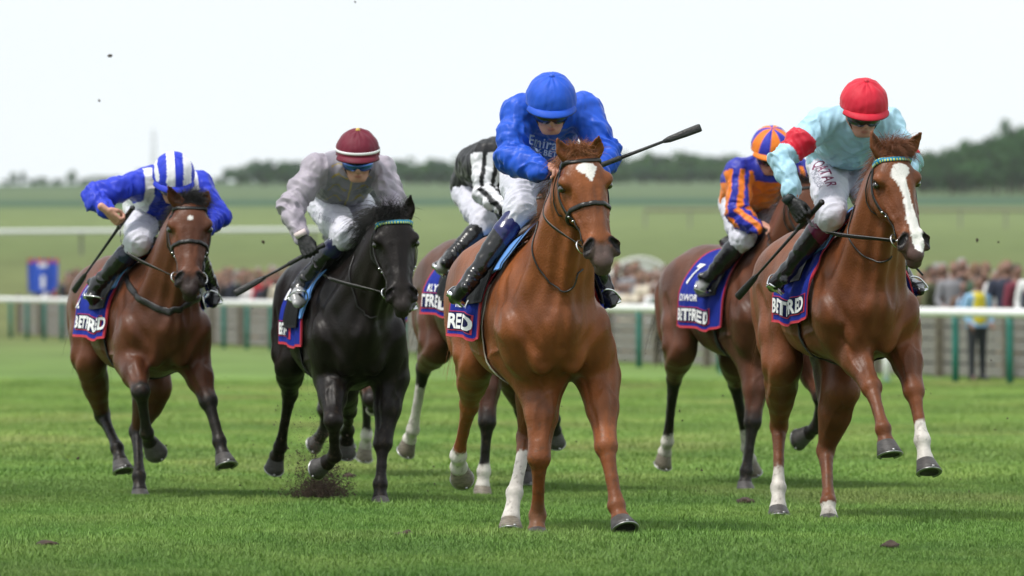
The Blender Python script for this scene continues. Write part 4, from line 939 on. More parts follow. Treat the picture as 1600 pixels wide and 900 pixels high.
def make_saddlery(H, c):
    ps = H['pose']; par = H['root']
    # saddle cloth: a thing of its own, lying on the back
    t = empty('saddle_cloth', ps.root, ps.rz, c['cl_label'], 'saddle cloth', 'blue and red saddle cloths')
    S = Sheet(H, c['x0'], c['x1'], c['v'], off=.014, flare=c.get('flare', .12), slant=c.get('slant', 0), wob=c.get('wob', .006), rf=c.get('rf', .09)); H['sheet'] = S
    S.mesh('cloth', [BLUE, RED], t, border=.019)
    tx = c.get('text')
    if tx:
        u0, v0, sz, sq = tx['u'], tx['v'], tx['size'], tx.get('sq', 1.0)
        wd_ = len(tx['s']) * sz * .60 * sq
        S.rect('sponsor_panel', u0 - .018, min(u0 + wd_ + .01, c['x1'] - .04), v0 - sz * .84, v0 + sz * .14, PINKRED, t, .0095)
        S.rect('sponsor_panel', u0 - .008, min(u0 + wd_, c['x1'] - .05), v0 - sz * .80, v0 + sz * .08, NAVY, t, .0120)
        S.text('sponsor_lettering', tx['s'], u0, v0, sz, WHITE_INK, t, bold=.0038, squeeze=sq, off=.017)
        for q in tx.get('more', []): S.text('lettering', q[0], q[1], q[2], q[3], WHITE_INK, t, bold=q[3] * .03, squeeze=q[4], off=.014)
    # saddle: pad, flaps, tree and stirrups, girth
    sdl = empty('saddle', ps.root, ps.rz, c['sd_label'], 'saddle', 'racing saddles')
    xp = c.get('pad', (.08, .24, .44))
    Sheet(H, xp[0] - .12, xp[1], xp[2], off=.026, flare=.02, slant=-.16, wob=.003, nu=14, nv=50).mesh('pad', [c.get('padmat', SKY)], sdl, thick=.010)
    Sheet(H, -.12, .11, c.get('flap', .62), off=.040, flare=.02, slant=c.get('fslant', -.05), wob=.004, nu=16, nv=60).mesh('flap', [FELT], sdl, thick=.006)
    # seat
    f = H['field']; cfg = H['cfg']; P = []; F = []; nx, ny = 14, 13
    for i in range(nx):
        x = -.34 + .46 * i / (nx - 1); w_ = np.interp(i, [0, 5, nx - 1], [.11, .085, .05]); top = f.march(np.array([[x, 0, 2.4]]), np.array([[0, 0, -1.0]]), .03, 2.0)[0][2]; lift = np.interp(i, [0, 4, nx - 1], [.075, .035, .075])
        for j in range(ny):
            a = (j / (ny - 1) - .5) * 2; P.append((x, a * w_, top + lift - .045 * a * a))
    for i in range(nx - 1):
        for j in range(ny - 1): a = i * ny + j; F.append((a, a + ny, a + ny + 1, a + 1))
    b = len(P); P += [(p[0], p[1] * .9, p[2] - .03) for p in P]
    for i in range(nx - 1):
        for j in range(ny - 1): a = b + i * ny + j; F.append((a, a + 1, a + ny + 1, a + ny))
    ring = [i * ny for i in range(nx)] + [(nx - 1) * ny + j for j in range(1, ny)] + [i * ny + ny - 1 for i in range(nx - 2, -1, -1)] + [j for j in range(ny - 2, 0, -1)]
    for q in range(len(ring)): a, a2 = ring[q], ring[(q + 1) % len(ring)]; F.append((a, a2, b + a2, b + a))
    mesh_np('seat', P, F, LEATHER, sdl)
    # girth round the belly
    zc = cfg['bz'] + cfg['bs'] * .4; th = np.radians(np.linspace(70, 290, 40)); O = []; D = []
    for a in th: D.append((0, -math.sin(a), -math.cos(a))); O.append((c.get('gx', .02) - .05 * abs(math.cos(a / 2)), math.sin(a) * .9, zc + math.cos(a) * .9))
    P = f.march(np.array(O), np.array(D), .008, .89); G = f.grad(P); V, F = tube_geo(P, .042, 8, flat=.10, up=G); mesh_np('girth', V, F, mat('girth_webbing', c.get('girth', (.02, .02, .022)), .8, var=.2, bump=.3, bscale=80) if 'girth' not in c else mat('girth_pale', c['girth'], .8, var=.2, bump=.3, bscale=80), sdl)
    return sdl
# ------------------------------------------------------------------ riders
SKIN = mat('skin', vcol=True, rough=.5, var=.08, vscale=40, bump=.06, bscale=200, spec=.4)
def silk(name, rough=.47): return mat(name, vcol=True, rough=rough, var=.10, vscale=14, bump=.45, bscale=11, stretch=(1, 1, .5), spec=.32, sheen=.1)
BOOT = mat('boot_patent', vcol=True, rough=.24, var=.2, vscale=30, bump=.2, bscale=9, stretch=(1, 1, 1.4), spec=.6)
BREECH = mat('breeches_cloth', vcol=True, rough=.62, var=.05, vscale=14, bump=.22, bscale=26, stretch=(1, 1, 1.6), spec=.3, sheen=.15)
WHIP = mat('whip_black', (.012, .012, .012), .42, var=.2, bump=.3, bscale=120)
GOG = mat('goggle_black', (.008, .008, .01), .08, spec=.8, coat=.6, var=0)
GOGB = mat('goggle_blue', (.01, .10, .42), .06, metal=.6, spec=.9, coat=.8, var=.3, vscale=20)

def wrinkle(V, amp, seed, sc=1.0, an=(1, 1, 1)):
    Q = V * np.array(an); a = fbm(Q, 9 * sc, seed, 3); b = 1 - np.abs(fbm(Q + .3 * np.stack([a, -a, a], 1) * .06, 17 * sc, seed + 5, 2)) * 2.2
    return amp * (a * .9 + np.clip(b, -.6, 1) * .75)

def hand_mesh(W, Hc, a, pn_hint, glove=False, thumb=1, mirror=False):
    """right size hand gripping a bar through Hc along a"""
    a = unit(a); d = Hc - W; d = unit(d - a * (d @ a)); pn = np.cross(a, d); pn = pn if pn @ pn_hint > 0 else -pn
    r = 1.15 if glove else 1.0
    base = Hc - d * .012 - pn * .024               # knuckle line centre
    f = Field(Hc - .13, Hc + .13, .0042)
    wl = base - d * .085 - 0 * pn
    f.chain([wl - d * .03, wl, base - d * .03, base], [.026 * r, .028 * r, .040 * r, .041 * r], [.021 * r, .019 * r, .015 * r, .012 * r], side=a, k=.01)
    for i in range(4):
        o = a * (i - 1.5) * .0205 * r; ln = [.92, 1.0, .97, .82][i]; b = base + o
        f.chain([b - d * .01, b + (d * .024 - pn * .002) * ln, b + (d * .034 + pn * .022) * ln, b + (d * .020 + pn * .043) * ln, b + d * .004 + pn * .040 * ln], [.0102 * r, .0104 * r, .0098 * r, .0092 * r, .0078 * r], k=.004)
    tb = base - d * .055 - a * .030 * thumb + pn * .008
    f.chain([tb, tb + d * .030 - a * .012 * thumb + pn * .014, tb + d * .052 + pn * .034 - a * .002 * thumb, tb + d * .060 + pn * .042 + a * .018 * thumb], [.015 * r, .0125 * r, .0108 * r, .009 * r], k=.008)
    V, Q = f.surface(); V = relax(V, Q, 1, .4); return V, Q, wl

def helmet(parent, c, u, n, l, colf, rx=.126, ry=.146, rz=.128, label=None, button=None, band=None):
    NU, NV = 96, 34; V = []; Cc = []; F = []
    for i in range(NV + 1):
        for j in range(NU):
            ph = 2 * math.pi * j / NU; fr = math.cos(ph); thm = math.radians(98 + 12 * (-fr) * .9); th = thm * i / NV
            R = 1 + .016 * math.sin(9 * ph + 1 + math.sin(3 * ph)) * math.exp(-((th - .35) / .35) ** 2) + .012 * math.sin(5 * ph + 6 * th + 2 * math.sin(4 * th)) * math.sin(2.1 * ph + 1) + .006 * math.sin(19 * ph + 2 * th) * (th > .9) - .016 * math.exp(-((((ph + .52) % (math.pi / 3)) - math.pi / 6) / .035) ** 2) * (th < 1.5) + .004 * math.sin(7 * th + 3 * math.sin(2 * ph)) + .012 * math.sin(26 * ph + 2 * math.sin(5 * ph)) * max(0, th - 1.25) + .007 * math.sin(9 * th + 2.2 * math.sin(3 * ph + 1)) * math.sin(2 * ph + 4 * th)
            p = l * (rx * R * math.sin(th) * math.sin(ph)) + n * (ry * R * math.sin(th) * math.cos(ph)) + u * (rz * R * math.cos(th))
            V.append(c + p); Cc.append(colf(ph, th, math.sin(th) * math.sin(ph), math.sin(th) * math.cos(ph)))
    for i in range(NV):
        for j in range(NU): F.append((i * NU + j, (i + 1) * NU + j, (i + 1) * NU + (j + 1) % NU, i * NU + (j + 1) % NU))
    b = len(V)                                       # inner lining
    for j in range(NU): V.append(c + (np.array(V[NV * NU + j]) - c) * .93); Cc.append((.01, .01, .01))
    for j in range(NU): F.append((NV * NU + j, b + j, b + (j + 1) % NU, NV * NU + (j + 1) % NU))
    V.append(c + u * .02); Cc.append((.01, .01, .01))
    for j in range(NU): F.append((b + j, len(V) - 1, b + (j + 1) % NU))
    h = mesh_np('riding_helmet', V, F, silk('cap_silk', .6), parent, col=np.array(Cc))
    # peak
    V = []; F = []; Cc = []; m = 26; k = 7
    for i in range(m + 1):
        ph = math.radians(-64 + 128 * i / m); ext = .036 * math.cos(ph) ** 1.0
        thm = math.radians(98 - 10.8 * math.cos(ph)); r0 = l * (rx * math.sin(thm) * math.sin(ph)) + n * (ry * math.sin(thm) * math.cos(ph)) + u * (rz * math.cos(thm))
        od = unit(l * math.sin(ph) * .6 + n * math.cos(ph))
        for sgn in (1, -1):
            for j in range(k):
                q = j / (k - 1); V.append(c + r0 * .985 + u * .008 + od * ext * q - u * (.020 * q * q + .004 * (1 if sgn < 0 else 0) * 1.6)); Cc.append(colf(ph, 1.7, math.sin(ph), 1) if sgn > 0 else (.012, .012, .012))
    st = 2 * k
    for i in range(m):
        for j in range(k - 1):
            a = i * st + j; F.append((a, a + 1, a + st + 1, a + st)); a2 = a + k; F.append((a2, a2 + st, a2 + st + 1, a2 + 1))
        a = i * st + k - 1; F.append((a, a + k, a + st + k, a + st))
    mesh_np('peak', V, F, silk('cap_silk', .6), h, col=np.array(Cc))
    if button is not None: Vb, Fb = uvsphere(c + u * rz * .985, .014, 12, 8); mesh_np('button', Vb, Fb, mat('button_%d_%d' % (int(button[0] * 99), int(button[2] * 99)), button, .5), h)
    if band is not None:
        P = [];
        for j in range(48):
            ph = 2 * math.pi * j / 48; thb = math.radians(84 - 9 * math.cos(ph)); P.append(c + 1.012 * (l * (rx * math.sin(thb) * math.sin(ph)) + n * (ry * math.sin(thb) * math.cos(ph)) + u * (rz * math.cos(thb))))
        V, F = tube_geo(P, .0075, 8, flat=.35, up=[p - c for p in P], closed=True); mesh_np('hat_band', V, F, mat('white_band', band, .5, var=.05), h)
    return h

def build_rider(cfg, H):
    ps = H['pose']; p = lambda k: ps.p(cfg[k]); J = {k: p(k) for k in ('pel', 'chest', 'shr', 'shl', 'elr', 'ell', 'wrr', 'wrl', 'hdr', 'hdl', 'hpr', 'hpl', 'knr', 'knl', 'anr', 'anl', 'tor', 'tol', 'head')}
    fh = H['field']
    for kk, dd in (('knr', .085), ('anr', .105), ('tor', .085), ('knl', .06), ('anl', .08), ('tol', .07)):   # keep the legs clear of the horse's side
        q = cfg[kk]
        for _ in range(9 if kk[:2] == 'kn' else 14):
            if fh.sample(J[kk][None])[0] >= dd: break
            q = (q[0], q[1], q[2] + .02); J[kk] = ps.p(q)
        sm_ = fh.sample(J[kk][None])[0]
        if sm_ < dd: J[kk] = J[kk] + fh.grad(J[kk][None])[0] * min(dd - sm_, .07)
    root = empty('person', ps.root, ps.rz, cfg['label'], 'person', 'jockeys riding the racehorses'); R = dict(root=root, J=J, cfg=cfg)
    lo = np.min(list(J.values()), 0) - .22; hi = np.max(list(J.values()), 0) + .2; h = cfg.get('h', .0068)
    # head frame
    tilt = math.radians(cfg.get('tilt', 25)); ya = math.radians(cfg.get('hyaw', 0)); ro = math.radians(cfg.get('roll', 0))
    nw = np.array([math.sin(ya), -math.cos(ya), 0]); lw = np.array([math.cos(ya), math.sin(ya), 0]); uw = np.array([0, 0, 1.0])
    uw2 = uw * math.cos(ro) + lw * math.sin(ro); lw2 = lw * math.cos(ro) - uw * math.sin(ro)
    u = ps.dirw(uw2 * math.cos(tilt) + nw * math.sin(tilt)); n = ps.dirw(nw * math.cos(tilt) - uw2 * math.sin(tilt)); l = ps.dirw(lw2)
    hc = J['head'] - u * .035
    # ---------------- body (one mesh: head, neck, trunk, arms, legs)
    f = Field(lo, hi, h); RB = np.array([l, n, u]); q = lambda a, b, c: hc + l * a + n * b + u * c
    f.blob(hc + u * .02 - n * .01, (.078, .098, .10), RB, k=.02); f.blob(q(0, .030, -.045), (.062, .066, .080), RB, k=.03)
    f.blob(q(0, .068, -.108), (.028, .024, .020), RB, k=.03)
    for s in (-1, 1):
        f.blob(q(s * .042, .060, -.045), (.022, .024, .018), RB, k=.02); f.blob(q(s * .031, .098, -.014), (.018, .012, .012), RB, k=.012, mode='sub')
        f.blob(q(s * .079, -.008, -.035), (.008, .018, .028), RB, k=.01); f.chain([q(s * .06, .0, -.07), q(s * .03, .062, -.112)], [.018, .016], k=.025)
    f.chain([q(0, .092, -.010), q(0, .112, -.045), q(0, .106, -.058)], [.010, .0125, .010], k=.014)
    for s in (-1, 1): f.blob(q(s * .011, .100, -.056), (.008, .010, .007), RB, k=.008)
    f.blob(q(0, .094, -.078), (.022, .010, .0065), RB, k=.008); f.blob(q(0, .090, -.089), (.019, .010, .006), RB, k=.008)
    f.chain([q(-.024, .108, -.0835), q(.024, .108, -.0835)], [.0022, .0022], k=.006, mode='sub')
    shc = (J['shr'] + J['shl']) / 2; neck0 = shc + (J['chest'] - shc) * .1
    f.chain([neck0, hc - u * .05 - n * .02], [.062, .054], k=.04)
    spine = smooth_path([J['pel'], (J['pel'] + J['chest']) / 2 + np.array([0, 0, .035]), J['chest'], neck0], 4); qq = np.linspace(0, 1, len(spine))
    sw = np.interp(qq, [0, .3, .65, 1], [.145, .125, .155, .13]); sdp = np.interp(qq, [0, .3, .65, 1], [.115, .095, .115, .075])
    sd_ax = unit(J['shl'] - J['shr'])
    f.chain(spine, list(sw), list(sdp), side=sd_ax, k=.03, kin=.02)
    for s in 'rl':
        f.chain([J['sh' + s], J['el' + s], J['wr' + s]], [.046, .037, .025], k=.04)
        f.chain([J['hp' + s], J['kn' + s]], [.078, .054], k=.05); f.chain([J['kn' + s], J['an' + s]], [.052, .036], k=.02)
    V, Q = f.surface(); V = relax(V, Q, 1, .4)
    sk = np.array(cfg.get('skin', (.52, .27, .20))); Cc = np.tile(sk, (len(V), 1))
    def mk(c, col_, r0, r1, a=1.0, sc=(1, 1, 1)):
        D = (V - c) @ RB.T / np.array(sc); m = np.clip((r1 - np.linalg.norm(D, axis=1)) / (r1 - r0), 0, 1)[:, None] * a; Cc[:] = Cc * (1 - m) + np.array(col_) * m
    for s in (-1, 1): mk(q(s * .045, .075, -.05), (.60, .22, .16), .0, .035, .5); mk(q(s * .031, .095, -.012), (.03, .02, .02), .004, .010, .9, (1.6, 1, .8))
    mk(q(0, .100, -.0835), (.42, .14, .12), .010, .018, .8, (1.5, 1, .7)); mk(q(0, .10, -.058), (.60, .24, .18), .005, .02, .6)
    # hands, bare or in gloves, belong to the same surface
    Vs = [V]; Qs = [Q]; Cs = [Cc]; nv = len(V); gl = cfg.get('gloves')
    for s in 'rl':
        hd = J['hd' + s]; ax = cfg.get('grip_' + s); ax = ps.p(ax[1]) - ps.p(ax[0]) if ax is not None else np.array([.2, 1.0 if s == 'l' else -1.0, .15])
        Vh, Qh, wl = hand_mesh(J['wr' + s], hd, ax, ps.dirw(np.array(cfg.get('palm_' + s, (0, 1, -.4)))), bool(gl), cfg.get('thumb_' + s, 1))
        if gl:
            mesh_np('glove', Vh, Qh, mat('glove_black', (.010, .010, .011), .55, var=.2, bump=.3, bscale=60), root); V_, F_ = tube_geo([wl - unit(hd - wl) * .035, wl + unit(hd - wl) * .0], [.036, .034], 16); mesh_np('cuff', V_, F_, mat('cuff_' + cfg['key'], cfg.get('cuff', (.01, .01, .01)), .6), root)
        else: Vs.append(Vh); Qs.append(Qh + nv); Cs.append(np.tile(sk, (len(Vh), 1)) * (1 + .10 * fbm(Vh, 60, 4, 2))[:, None]); nv += len(Vh)
    mesh_np('body', np.concatenate(Vs), np.concatenate(Qs), SKIN, root, col=np.clip(np.concatenate(Cs), .005, .9))
    # ---------------- silks
    f = Field(lo, hi, h)
    f.chain(spine, list(sw + .022), list(sdp + .024), side=sd_ax, k=.03, kin=.02)
    f.blob(spine[6] + np.array([-.10, 0, .05]), (.22, .175, .115), k=.08)
    collar = neck0 + (hc - u * .05 - n * .02 - neck0) * .45; f.chain([neck0, collar], [.085, .062], k=.05)
    for s in 'rl':
        S, E, W = J['sh' + s], J['el' + s], J['wr' + s]; el = cfg.get('sleeve', 1.0)
        f.blob(S - np.array([.03, 0, .012]), (.085, .078, .072), k=.07)
        f.chain([shc, S, S + (E - S) * .5, E, E + (W - E) * .35, E + (W - E) * .8, W + (W - E) * .02], [.085, .073 * el, .070 * el, .060 * el, .056 * el, .043 * el, .034], k=.045, kin=.03)
    f.blob(J['pel'] + (J['chest'] - J['pel']) * .1, (.12, .155, .13), k=.05)
    V, Q = f.surface(); V = relax(V, Q, 2, .45); N = vnormals(V, Q); R['jf'] = f; jw = lambda V_: wrinkle(V_, .0100, 31 + len(cfg['key']), 1.0, (1, 1, .6))
    # folds ring the sleeves
    fold = np.zeros(len(V))
    for s in 'rl':
        tt, ds = seg_t(V, [J['sh' + s], J['el' + s], J['wr' + s]]); m = np.clip((.11 - ds) / .04, 0, 1) * np.clip(tt * 3, 0, 1); bend = np.exp(-((tt - 1) / .35) ** 2) + .6 * np.exp(-((tt - 1.85) / .3) ** 2) + .55
        ad = unit(J['wr' + s] - J['sh' + s]); al = V @ ad; cr_ = V @ unit(np.cross(ad, (1, 0, .3))); Qn = np.stack([al * 26 + cr_ * 16, cr_ * 9 - al * 3, V[:, 0] * 7], 1); rd = 1 - 2.4 * np.abs(vnoise(Qn, 1, 3) + .35 * vnoise(Qn, 2.1, 8)); fold += m * bend * np.clip(rd, -.7, 1) * .0095
    V2 = V + N * (jw(V) + fold)[:, None]
    R['arms'] = {s: [J['sh' + s], J['el' + s], J['wr' + s]] for s in 'rl'}
    Cc = cfg['silks'](V, J, R, ps, seg_t)
    jk = mesh_np('silks', V2, Q, silk('silk_cloth'), root, col=np.clip(Cc, .003, .9)); R['jacket'] = jk
    # ---------------- breeches
    f = Field(lo, hi, h)
    f.chain([J['pel'] + (J['chest'] - J['pel']) * .25, J['pel']], [.135, .15], [.10, .125], side=sd_ax, k=.03)
    f.blob(J['pel'] + np.array([-.06, 0, -.01]), (.14, .16, .13), k=.05)
    for s in 'rl':
        A, K, An = J['hp' + s], J['kn' + s], J['an' + s]; cd_ = unit(An - K)
        f.chain([A, A + (K - A) * .5, A + (K - A) * .88, K, K + cd_ * .06], [.103, .092, .072, .063, .054], k=.05, kin=.04)
    V, Q = f.surface(); V = relax(V, Q, 2, .45); N = vnormals(V, Q); R['bf'] = f
    fold = np.zeros(len(V))
    for s in 'rl':
        tt, ds = seg_t(V, [J['hp' + s], J['kn' + s], J['an' + s]]); m = np.clip((.14 - ds) / .04, 0, 1); ad = unit(J['kn' + s] - J['hp' + s]); al = V @ ad; cr_ = V[:, 1]; Qn = np.stack([al * 30 + cr_ * 14, cr_ * 9, V[:, 0] * 7], 1); rd = 1 - 2.4 * np.abs(vnoise(Qn, 1, 5)); fold += m * (np.exp(-((tt - 1) / .3) ** 2) + .35) * np.clip(rd, -.7, 1) * .005
    V2 = V + N * (wrinkle(V, .0055, 61, 1.2) + fold)[:, None]
    br = mesh_np('breeches', V2, Q, BREECH, root, col=np.tile((.60, .60, .68), (len(V), 1)))
    # ---------------- boots
    for s in 'rl':
        K, An, To = J['kn' + s], J['an' + s], J['to' + s]; cd_ = unit(An - K); P0_ = K + cd_ * .035
        mn = np.min([K, An, To], 0) - .13; mx = np.max([K, An, To], 0) + .13; f = Field(mn, mx, .0058); ft = unit(To - An + cd_ * .0)
        lc = np.linalg.norm(An - K)
        f.chain([P0_, P0_ + cd_ * lc * .22, P0_ + cd_ * lc * .5, P0_ + cd_ * lc * .75, An], [.057, .062, .054, .043, .041], [.057, .064, .056, .045, .046], k=.01, kin=.01)
        heel = An + cd_ * .055 - ft * .035; ball = To + (An - To) * .25
        sdv = unit(np.cross(cd_, ft)); up_ = -unit(cd_ - ft * (cd_ @ ft))
        f.chain([An, An + cd_ * .03 + ft * .02], [.043, .040], k=.02); f.chain([heel, heel + ft * .08, ball - up_ * .03, To - up_ * .03], [.031, .030, .043, .026], [.030, .036, .030, .020], side=sdv, k=.03, kin=.02)
        f.chain([heel - up_ * .02, heel - up_ * .032], [.028, .028], k=.004)
        V, Q = f.surface(); V = relax(V, Q, 1, .4); N = vnormals(V, Q); tt, ds = seg_t(V, [P0_, An]); tt = np.where(ds < .08, tt, 1)
        V2 = V + N * ((np.sin(tt * 40 + 5 * fbm(V, 10, 3, 2)) * .0035 * (np.exp(-((tt - .85) / .2) ** 2) + .1) + .0015 * fbm(V, 14, 8, 2))[:, None])
        sock = np.array(cfg.get('sock', (.012, .016, .09))); st = cfg.get('sock_t', .22); m = (tt < st + .05 * ((V - P0_) @ sdv) / .05)[:, None]
        blk = np.array((.008, .008, .009)); Cc = np.where(m, sock, blk)
        if cfg.get('toecap'): mm = np.clip((((V - An) @ ft) - .02) / .02, 0, 1)[:, None] * (((V - An) @ cd_) > .012)[:, None] * (fbm(V, 12, 3, 2) > -.25)[:, None]; Cc = Cc * (1 - mm * .8) + np.array((.40, .40, .41)) * mm * .8
        bo_ = mesh_np('boot', V2, Q, BOOT, root, col=Cc)
        # stirrup iron (belongs to the saddle, drawn round the boot)
        c = ball - up_ * .060; P = [c + sdv * .052, c + sdv * .050 + up_ * .03, c + sdv * .036 + up_ * .075, c + up_ * .100 , c - sdv * .036 + up_ * .075, c - sdv * .050 + up_ * .03, c - sdv * .052]
        R['stir_' + s] = (P, c, sdv, ft, c + up_ * .12)
        # pale seam down the side of the boot
    # ---------------- helmet, goggles, strap
    helmet(root, J['head'], u, n, l, cfg['cap'], rx=cfg.get('rx', .126), button=cfg.get('button'), band=cfg.get('band'))
    gm_ = GOGB if cfg.get('goggles') == 'blue' else GOG; V = []; F = []; a0, a1 = 22, 4
    gz = cfg.get('gz', -.026)
    for i in range(a0 + 1):
        ph = math.radians(-72 + 144 * i / a0); hh = .028 - .007 * math.exp(-(ph / .16) ** 2)
        for j, (dr, dz) in enumerate(((0, 1), (.016, .8), (.020, 0), (.016, -.8), (0, -1))):
            nose = .010 * math.exp(-(ph / .2) ** 2) if j > 2 else 0
            V.append(hc + l * (.080 + dr * .7) * math.sin(ph) + n * ((.098 + dr) * math.cos(ph) ** .9 if math.cos(ph) > 0 else 0) + u * (gz + hh * dz + nose))
    for i in range(a0):
        for j in range(4): a = i * 5 + j; F.append((a, a + 1, a + 6, a + 5))
    mesh_np('goggles', V, F, gm_, root)
    V, F = tube_geo([hc + l * .086 * math.sin(a) + n * .104 * math.cos(a) + u * (.0 + .035 * (-math.cos(a)) * .5) for a in np.linspace(1.1, 2 * math.pi - 1.1, 30)], .009, 6, flat=.3, up=[l * math.sin(a) + n * math.cos(a) for a in np.linspace(1.1, 2 * math.pi - 1.1, 30)]); mesh_np('goggle_strap', V, F, mat('strap_black', (.012, .012, .012), .6), root)
    V, F = tube_geo(smooth_path([q(-.084, .02, .0), q(-.070, .035, -.07), q(-.03, .060, -.118), q(.0, .062, -.128), q(.03, .060, -.118), q(.070, .035, -.07), q(.084, .02, .0)], 4), .006, 6, flat=.4, up=[-u] * 25); mesh_np('chin_strap', V, F, mat('strap_black', (.012, .012, .012), .6), root)
    R['frame'] = (hc, l, n, u)
    return R

def decal(fld, wr, name, txt, c, ex, ey, size, matl, parent, bold=.0, out=.012, squeeze=1.0):
    T, F = text_tris(txt, size, bold, squeeze, 'CENTER'); nn = np.cross(ex, ey); P = np.asarray(c) + T[:, :1] * ex + T[:, 1:] * ey
    P = fld.march(P + nn * .25, np.tile(-nn, (len(P), 1)), out, .4); return mesh_np(name, P, F, matl, parent, smooth=False)

def add_stirrups(R, sdl, cfg):
    for s in 'rl':
        P, c, sdv, ft, top = R['stir_' + s]; mb = MB(); mb.tube(smooth_path(P, 4), .0045, 6); M_ = Matrix(np.stack([ft, sdv, np.cross(ft, sdv)], 1).tolist()); mb.box(c, (.032, .100, .008), R=M_)
        st = mb.build('stirrup', METAL, sdl); K = R['J']['kn' + s]; line3('stirrup_leather', [top, top + (K - top) * .5 + np.array([-.02, 0, .0]), (-.05, K[1] * .75, K[2] + .02)], .009, LEATHER, sdl, flat=.25, up=np.array([0, 1, 0]))

def add_whip(H, a, b, label, handle=.22, butt=None):
    ps = H['pose']; A, B = ps.p(a), ps.p(b); t = empty('whip', ps.root, ps.rz, label, 'whip', 'riding whips'); d = unit(B - A); L = np.linalg.norm(B - A)
    V, F = tube_geo([A - d * .01, A, A + d * .01, A + d * handle, A + d * (handle + .01)], [.012, .0175, .014, .0135, .010], 10); hd = mesh_np('handle', V, F, WHIP, t)
    V, F = tube_geo([A + d * handle, A + d * (L * .55), A + d * (L - .17)], [.0095, .008, .007], 8); mesh_np('shaft', V, F, WHIP, t)
    up_ = unit(np.cross(d, ps.dirw([0, 1, 0]))); V, F = tube_geo([A + d * (L - .20), A + d * (L - .17), A + d * (L - .08), A + d * (L - .01), B], [.009, .016, .020, .021, .018], 10, flat=.42, up=ps.dirw([0, -1, .2])); mesh_np('flap', V, F, WHIP, t)
    return t
ROYAL = np.array((.012, .085, .56)); COBALT = np.array((.016, .038, .50)); WHT = np.array((.76, .76, .80)); BLK = np.array((.014, .014, .016))
LILAC = np.array((.34, .305, .36)); SKYB = np.array((.37, .60, .74)); REDC = np.array((.56, .012, .035)); ORNG = np.array((.80, .20, .018)); DBLUE = np.array((.022, .030, .34)); MAROON = np.array((.13, .006, .022))
def arm_info(V, R, seg):
    best = None
    for s in 'rl':
        A = R['arms'][s]; tt, ds = seg(V, A); best = (tt, ds, np.full(len(V), 1 if s == 'r' else 2)) if best is None else tuple(np.where(ds < best[1], a, b) for a, b in zip((tt, ds, np.full(len(V), 1 if s == 'r' else 2)), best))
    return best
def lat_of(V, J): ax = unit(J['shl'] - J['shr']); return (V - (J['shr'] + J['shl']) / 2) @ ax
def silk4(V, J, R, ps, seg): return np.tile(ROYAL, (len(V), 1))
def silk1(V, J, R, ps, seg):
    tt, ds, _ = arm_info(V, R, seg); la = np.abs(lat_of(V, J)) + .012 * fbm(V, 8, 2, 2); C_ = np.tile(COBALT, (len(V), 1)); C_[(la > .10) & (la < .158) & (tt < .25)] = WHT; return C_
def silk2(V, J, R, ps, seg):
    C_ = np.tile(LILAC, (len(V), 1)); tt, ds, _ = arm_info(V, R, seg); la = np.abs(lat_of(V, J)); front = (V[:, 0] > J['chest'][0] - .05) & (la < .135) & ((tt < .25) | (ds > .08))
    C_[front] = (.21, .195, .235); zz = V[:, 2] - J['chest'][2]; w_ = fbm(V, 60, 3, 2)
    for z0 in (-.16, -.10, -.04, .02, .08): m = front & (np.abs(zz - z0 + .012 * np.sin(la * 60)) < .0045 + .003 * w_) & (la > .02) & (la < .115); C_[m] = (.30, .23, .07)
    C_[front & (la < .006)] = (.5, .38, .08); return C_
def _striped(V, R, seg, J, c1, c2, body, edges):
    tt, ds, k = arm_info(V, R, seg); C_ = np.tile(body, (len(V), 1)); la = np.zeros(len(V)); ax = unit(np.cross(R['arms']['r'][1] - R['arms']['r'][0], (1, 0, .2)))
    for s, q in (('r', 1), ('l', 2)):
        A = R['arms'][s]; i = np.clip(tt.astype(int), 0, 1); P = np.array(A); cl = P[i] + (P[i + 1] - P[i]) * (tt - i)[:, None]
        dr = P[i + 1] - P[i]; dr /= np.linalg.norm(dr, axis=1)[:, None]; sx = np.cross(dr, np.array([1.0, 0, .3])); sx /= np.linalg.norm(sx, axis=1)[:, None]; m = k == q; la[m] = (np.sum((V - cl) * sx, axis=1) * (1 if s == 'r' else -1))[m]
    on = (ds < .10) & (tt > .03); b = np.digitize(la, edges); C_[on & (b % 2 == 0)] = c1; C_[on & (b % 2 == 1)] = c2; return C_, tt, ds, on
def silk3(V, J, R, ps, seg):
    C_, tt, ds, on = _striped(V, R, seg, J, WHT, BLK, BLK, [-.050, -.022, .022, .046]); la = lat_of(V, J); C_[~on & (V[:, 2] < J['chest'][2] - .13)] = (.25, .25, .33); return C_
def silk5(V, J, R, ps, seg):
    C_, tt, ds, on = _striped(V, R, seg, J, ORNG, DBLUE * 1.1, DBLUE, [-.036, -.006, .028, .06]); zz = V[:, 2] - J['chest'][2]; C_[~on & (zz < .015) & (zz > -.17)] = ORNG; return C_
def silk6(V, J, R, ps, seg):
    C_ = np.tile(SKYB, (len(V), 1)); tt, ds, _ = arm_info(V, R, seg); C_[((tt > .42) & (tt < .80) & (_ == 1) | (tt > .7) & (tt < 1.0) & (_ == 2)) & (ds < .12)] = REDC; return C_
def silk7(V, J, R, ps, seg): return np.tile((.05, .055, .06), (len(V), 1))
def cap1(ph, th, x, y): x = x - .05; return tuple(WHT) if (-.42 < x < -.04 or .36 < x < .76 or ((x + .86) / .1) ** 2 + ((th - 1.2) / .3) ** 2 < 1) and th < 1.62 else tuple(COBALT)
def cap2(ph, th, x, y): return tuple(MAROON)
def cap3(ph, th, x, y): return tuple(BLK)
def cap4(ph, th, x, y): return tuple(ROYAL)
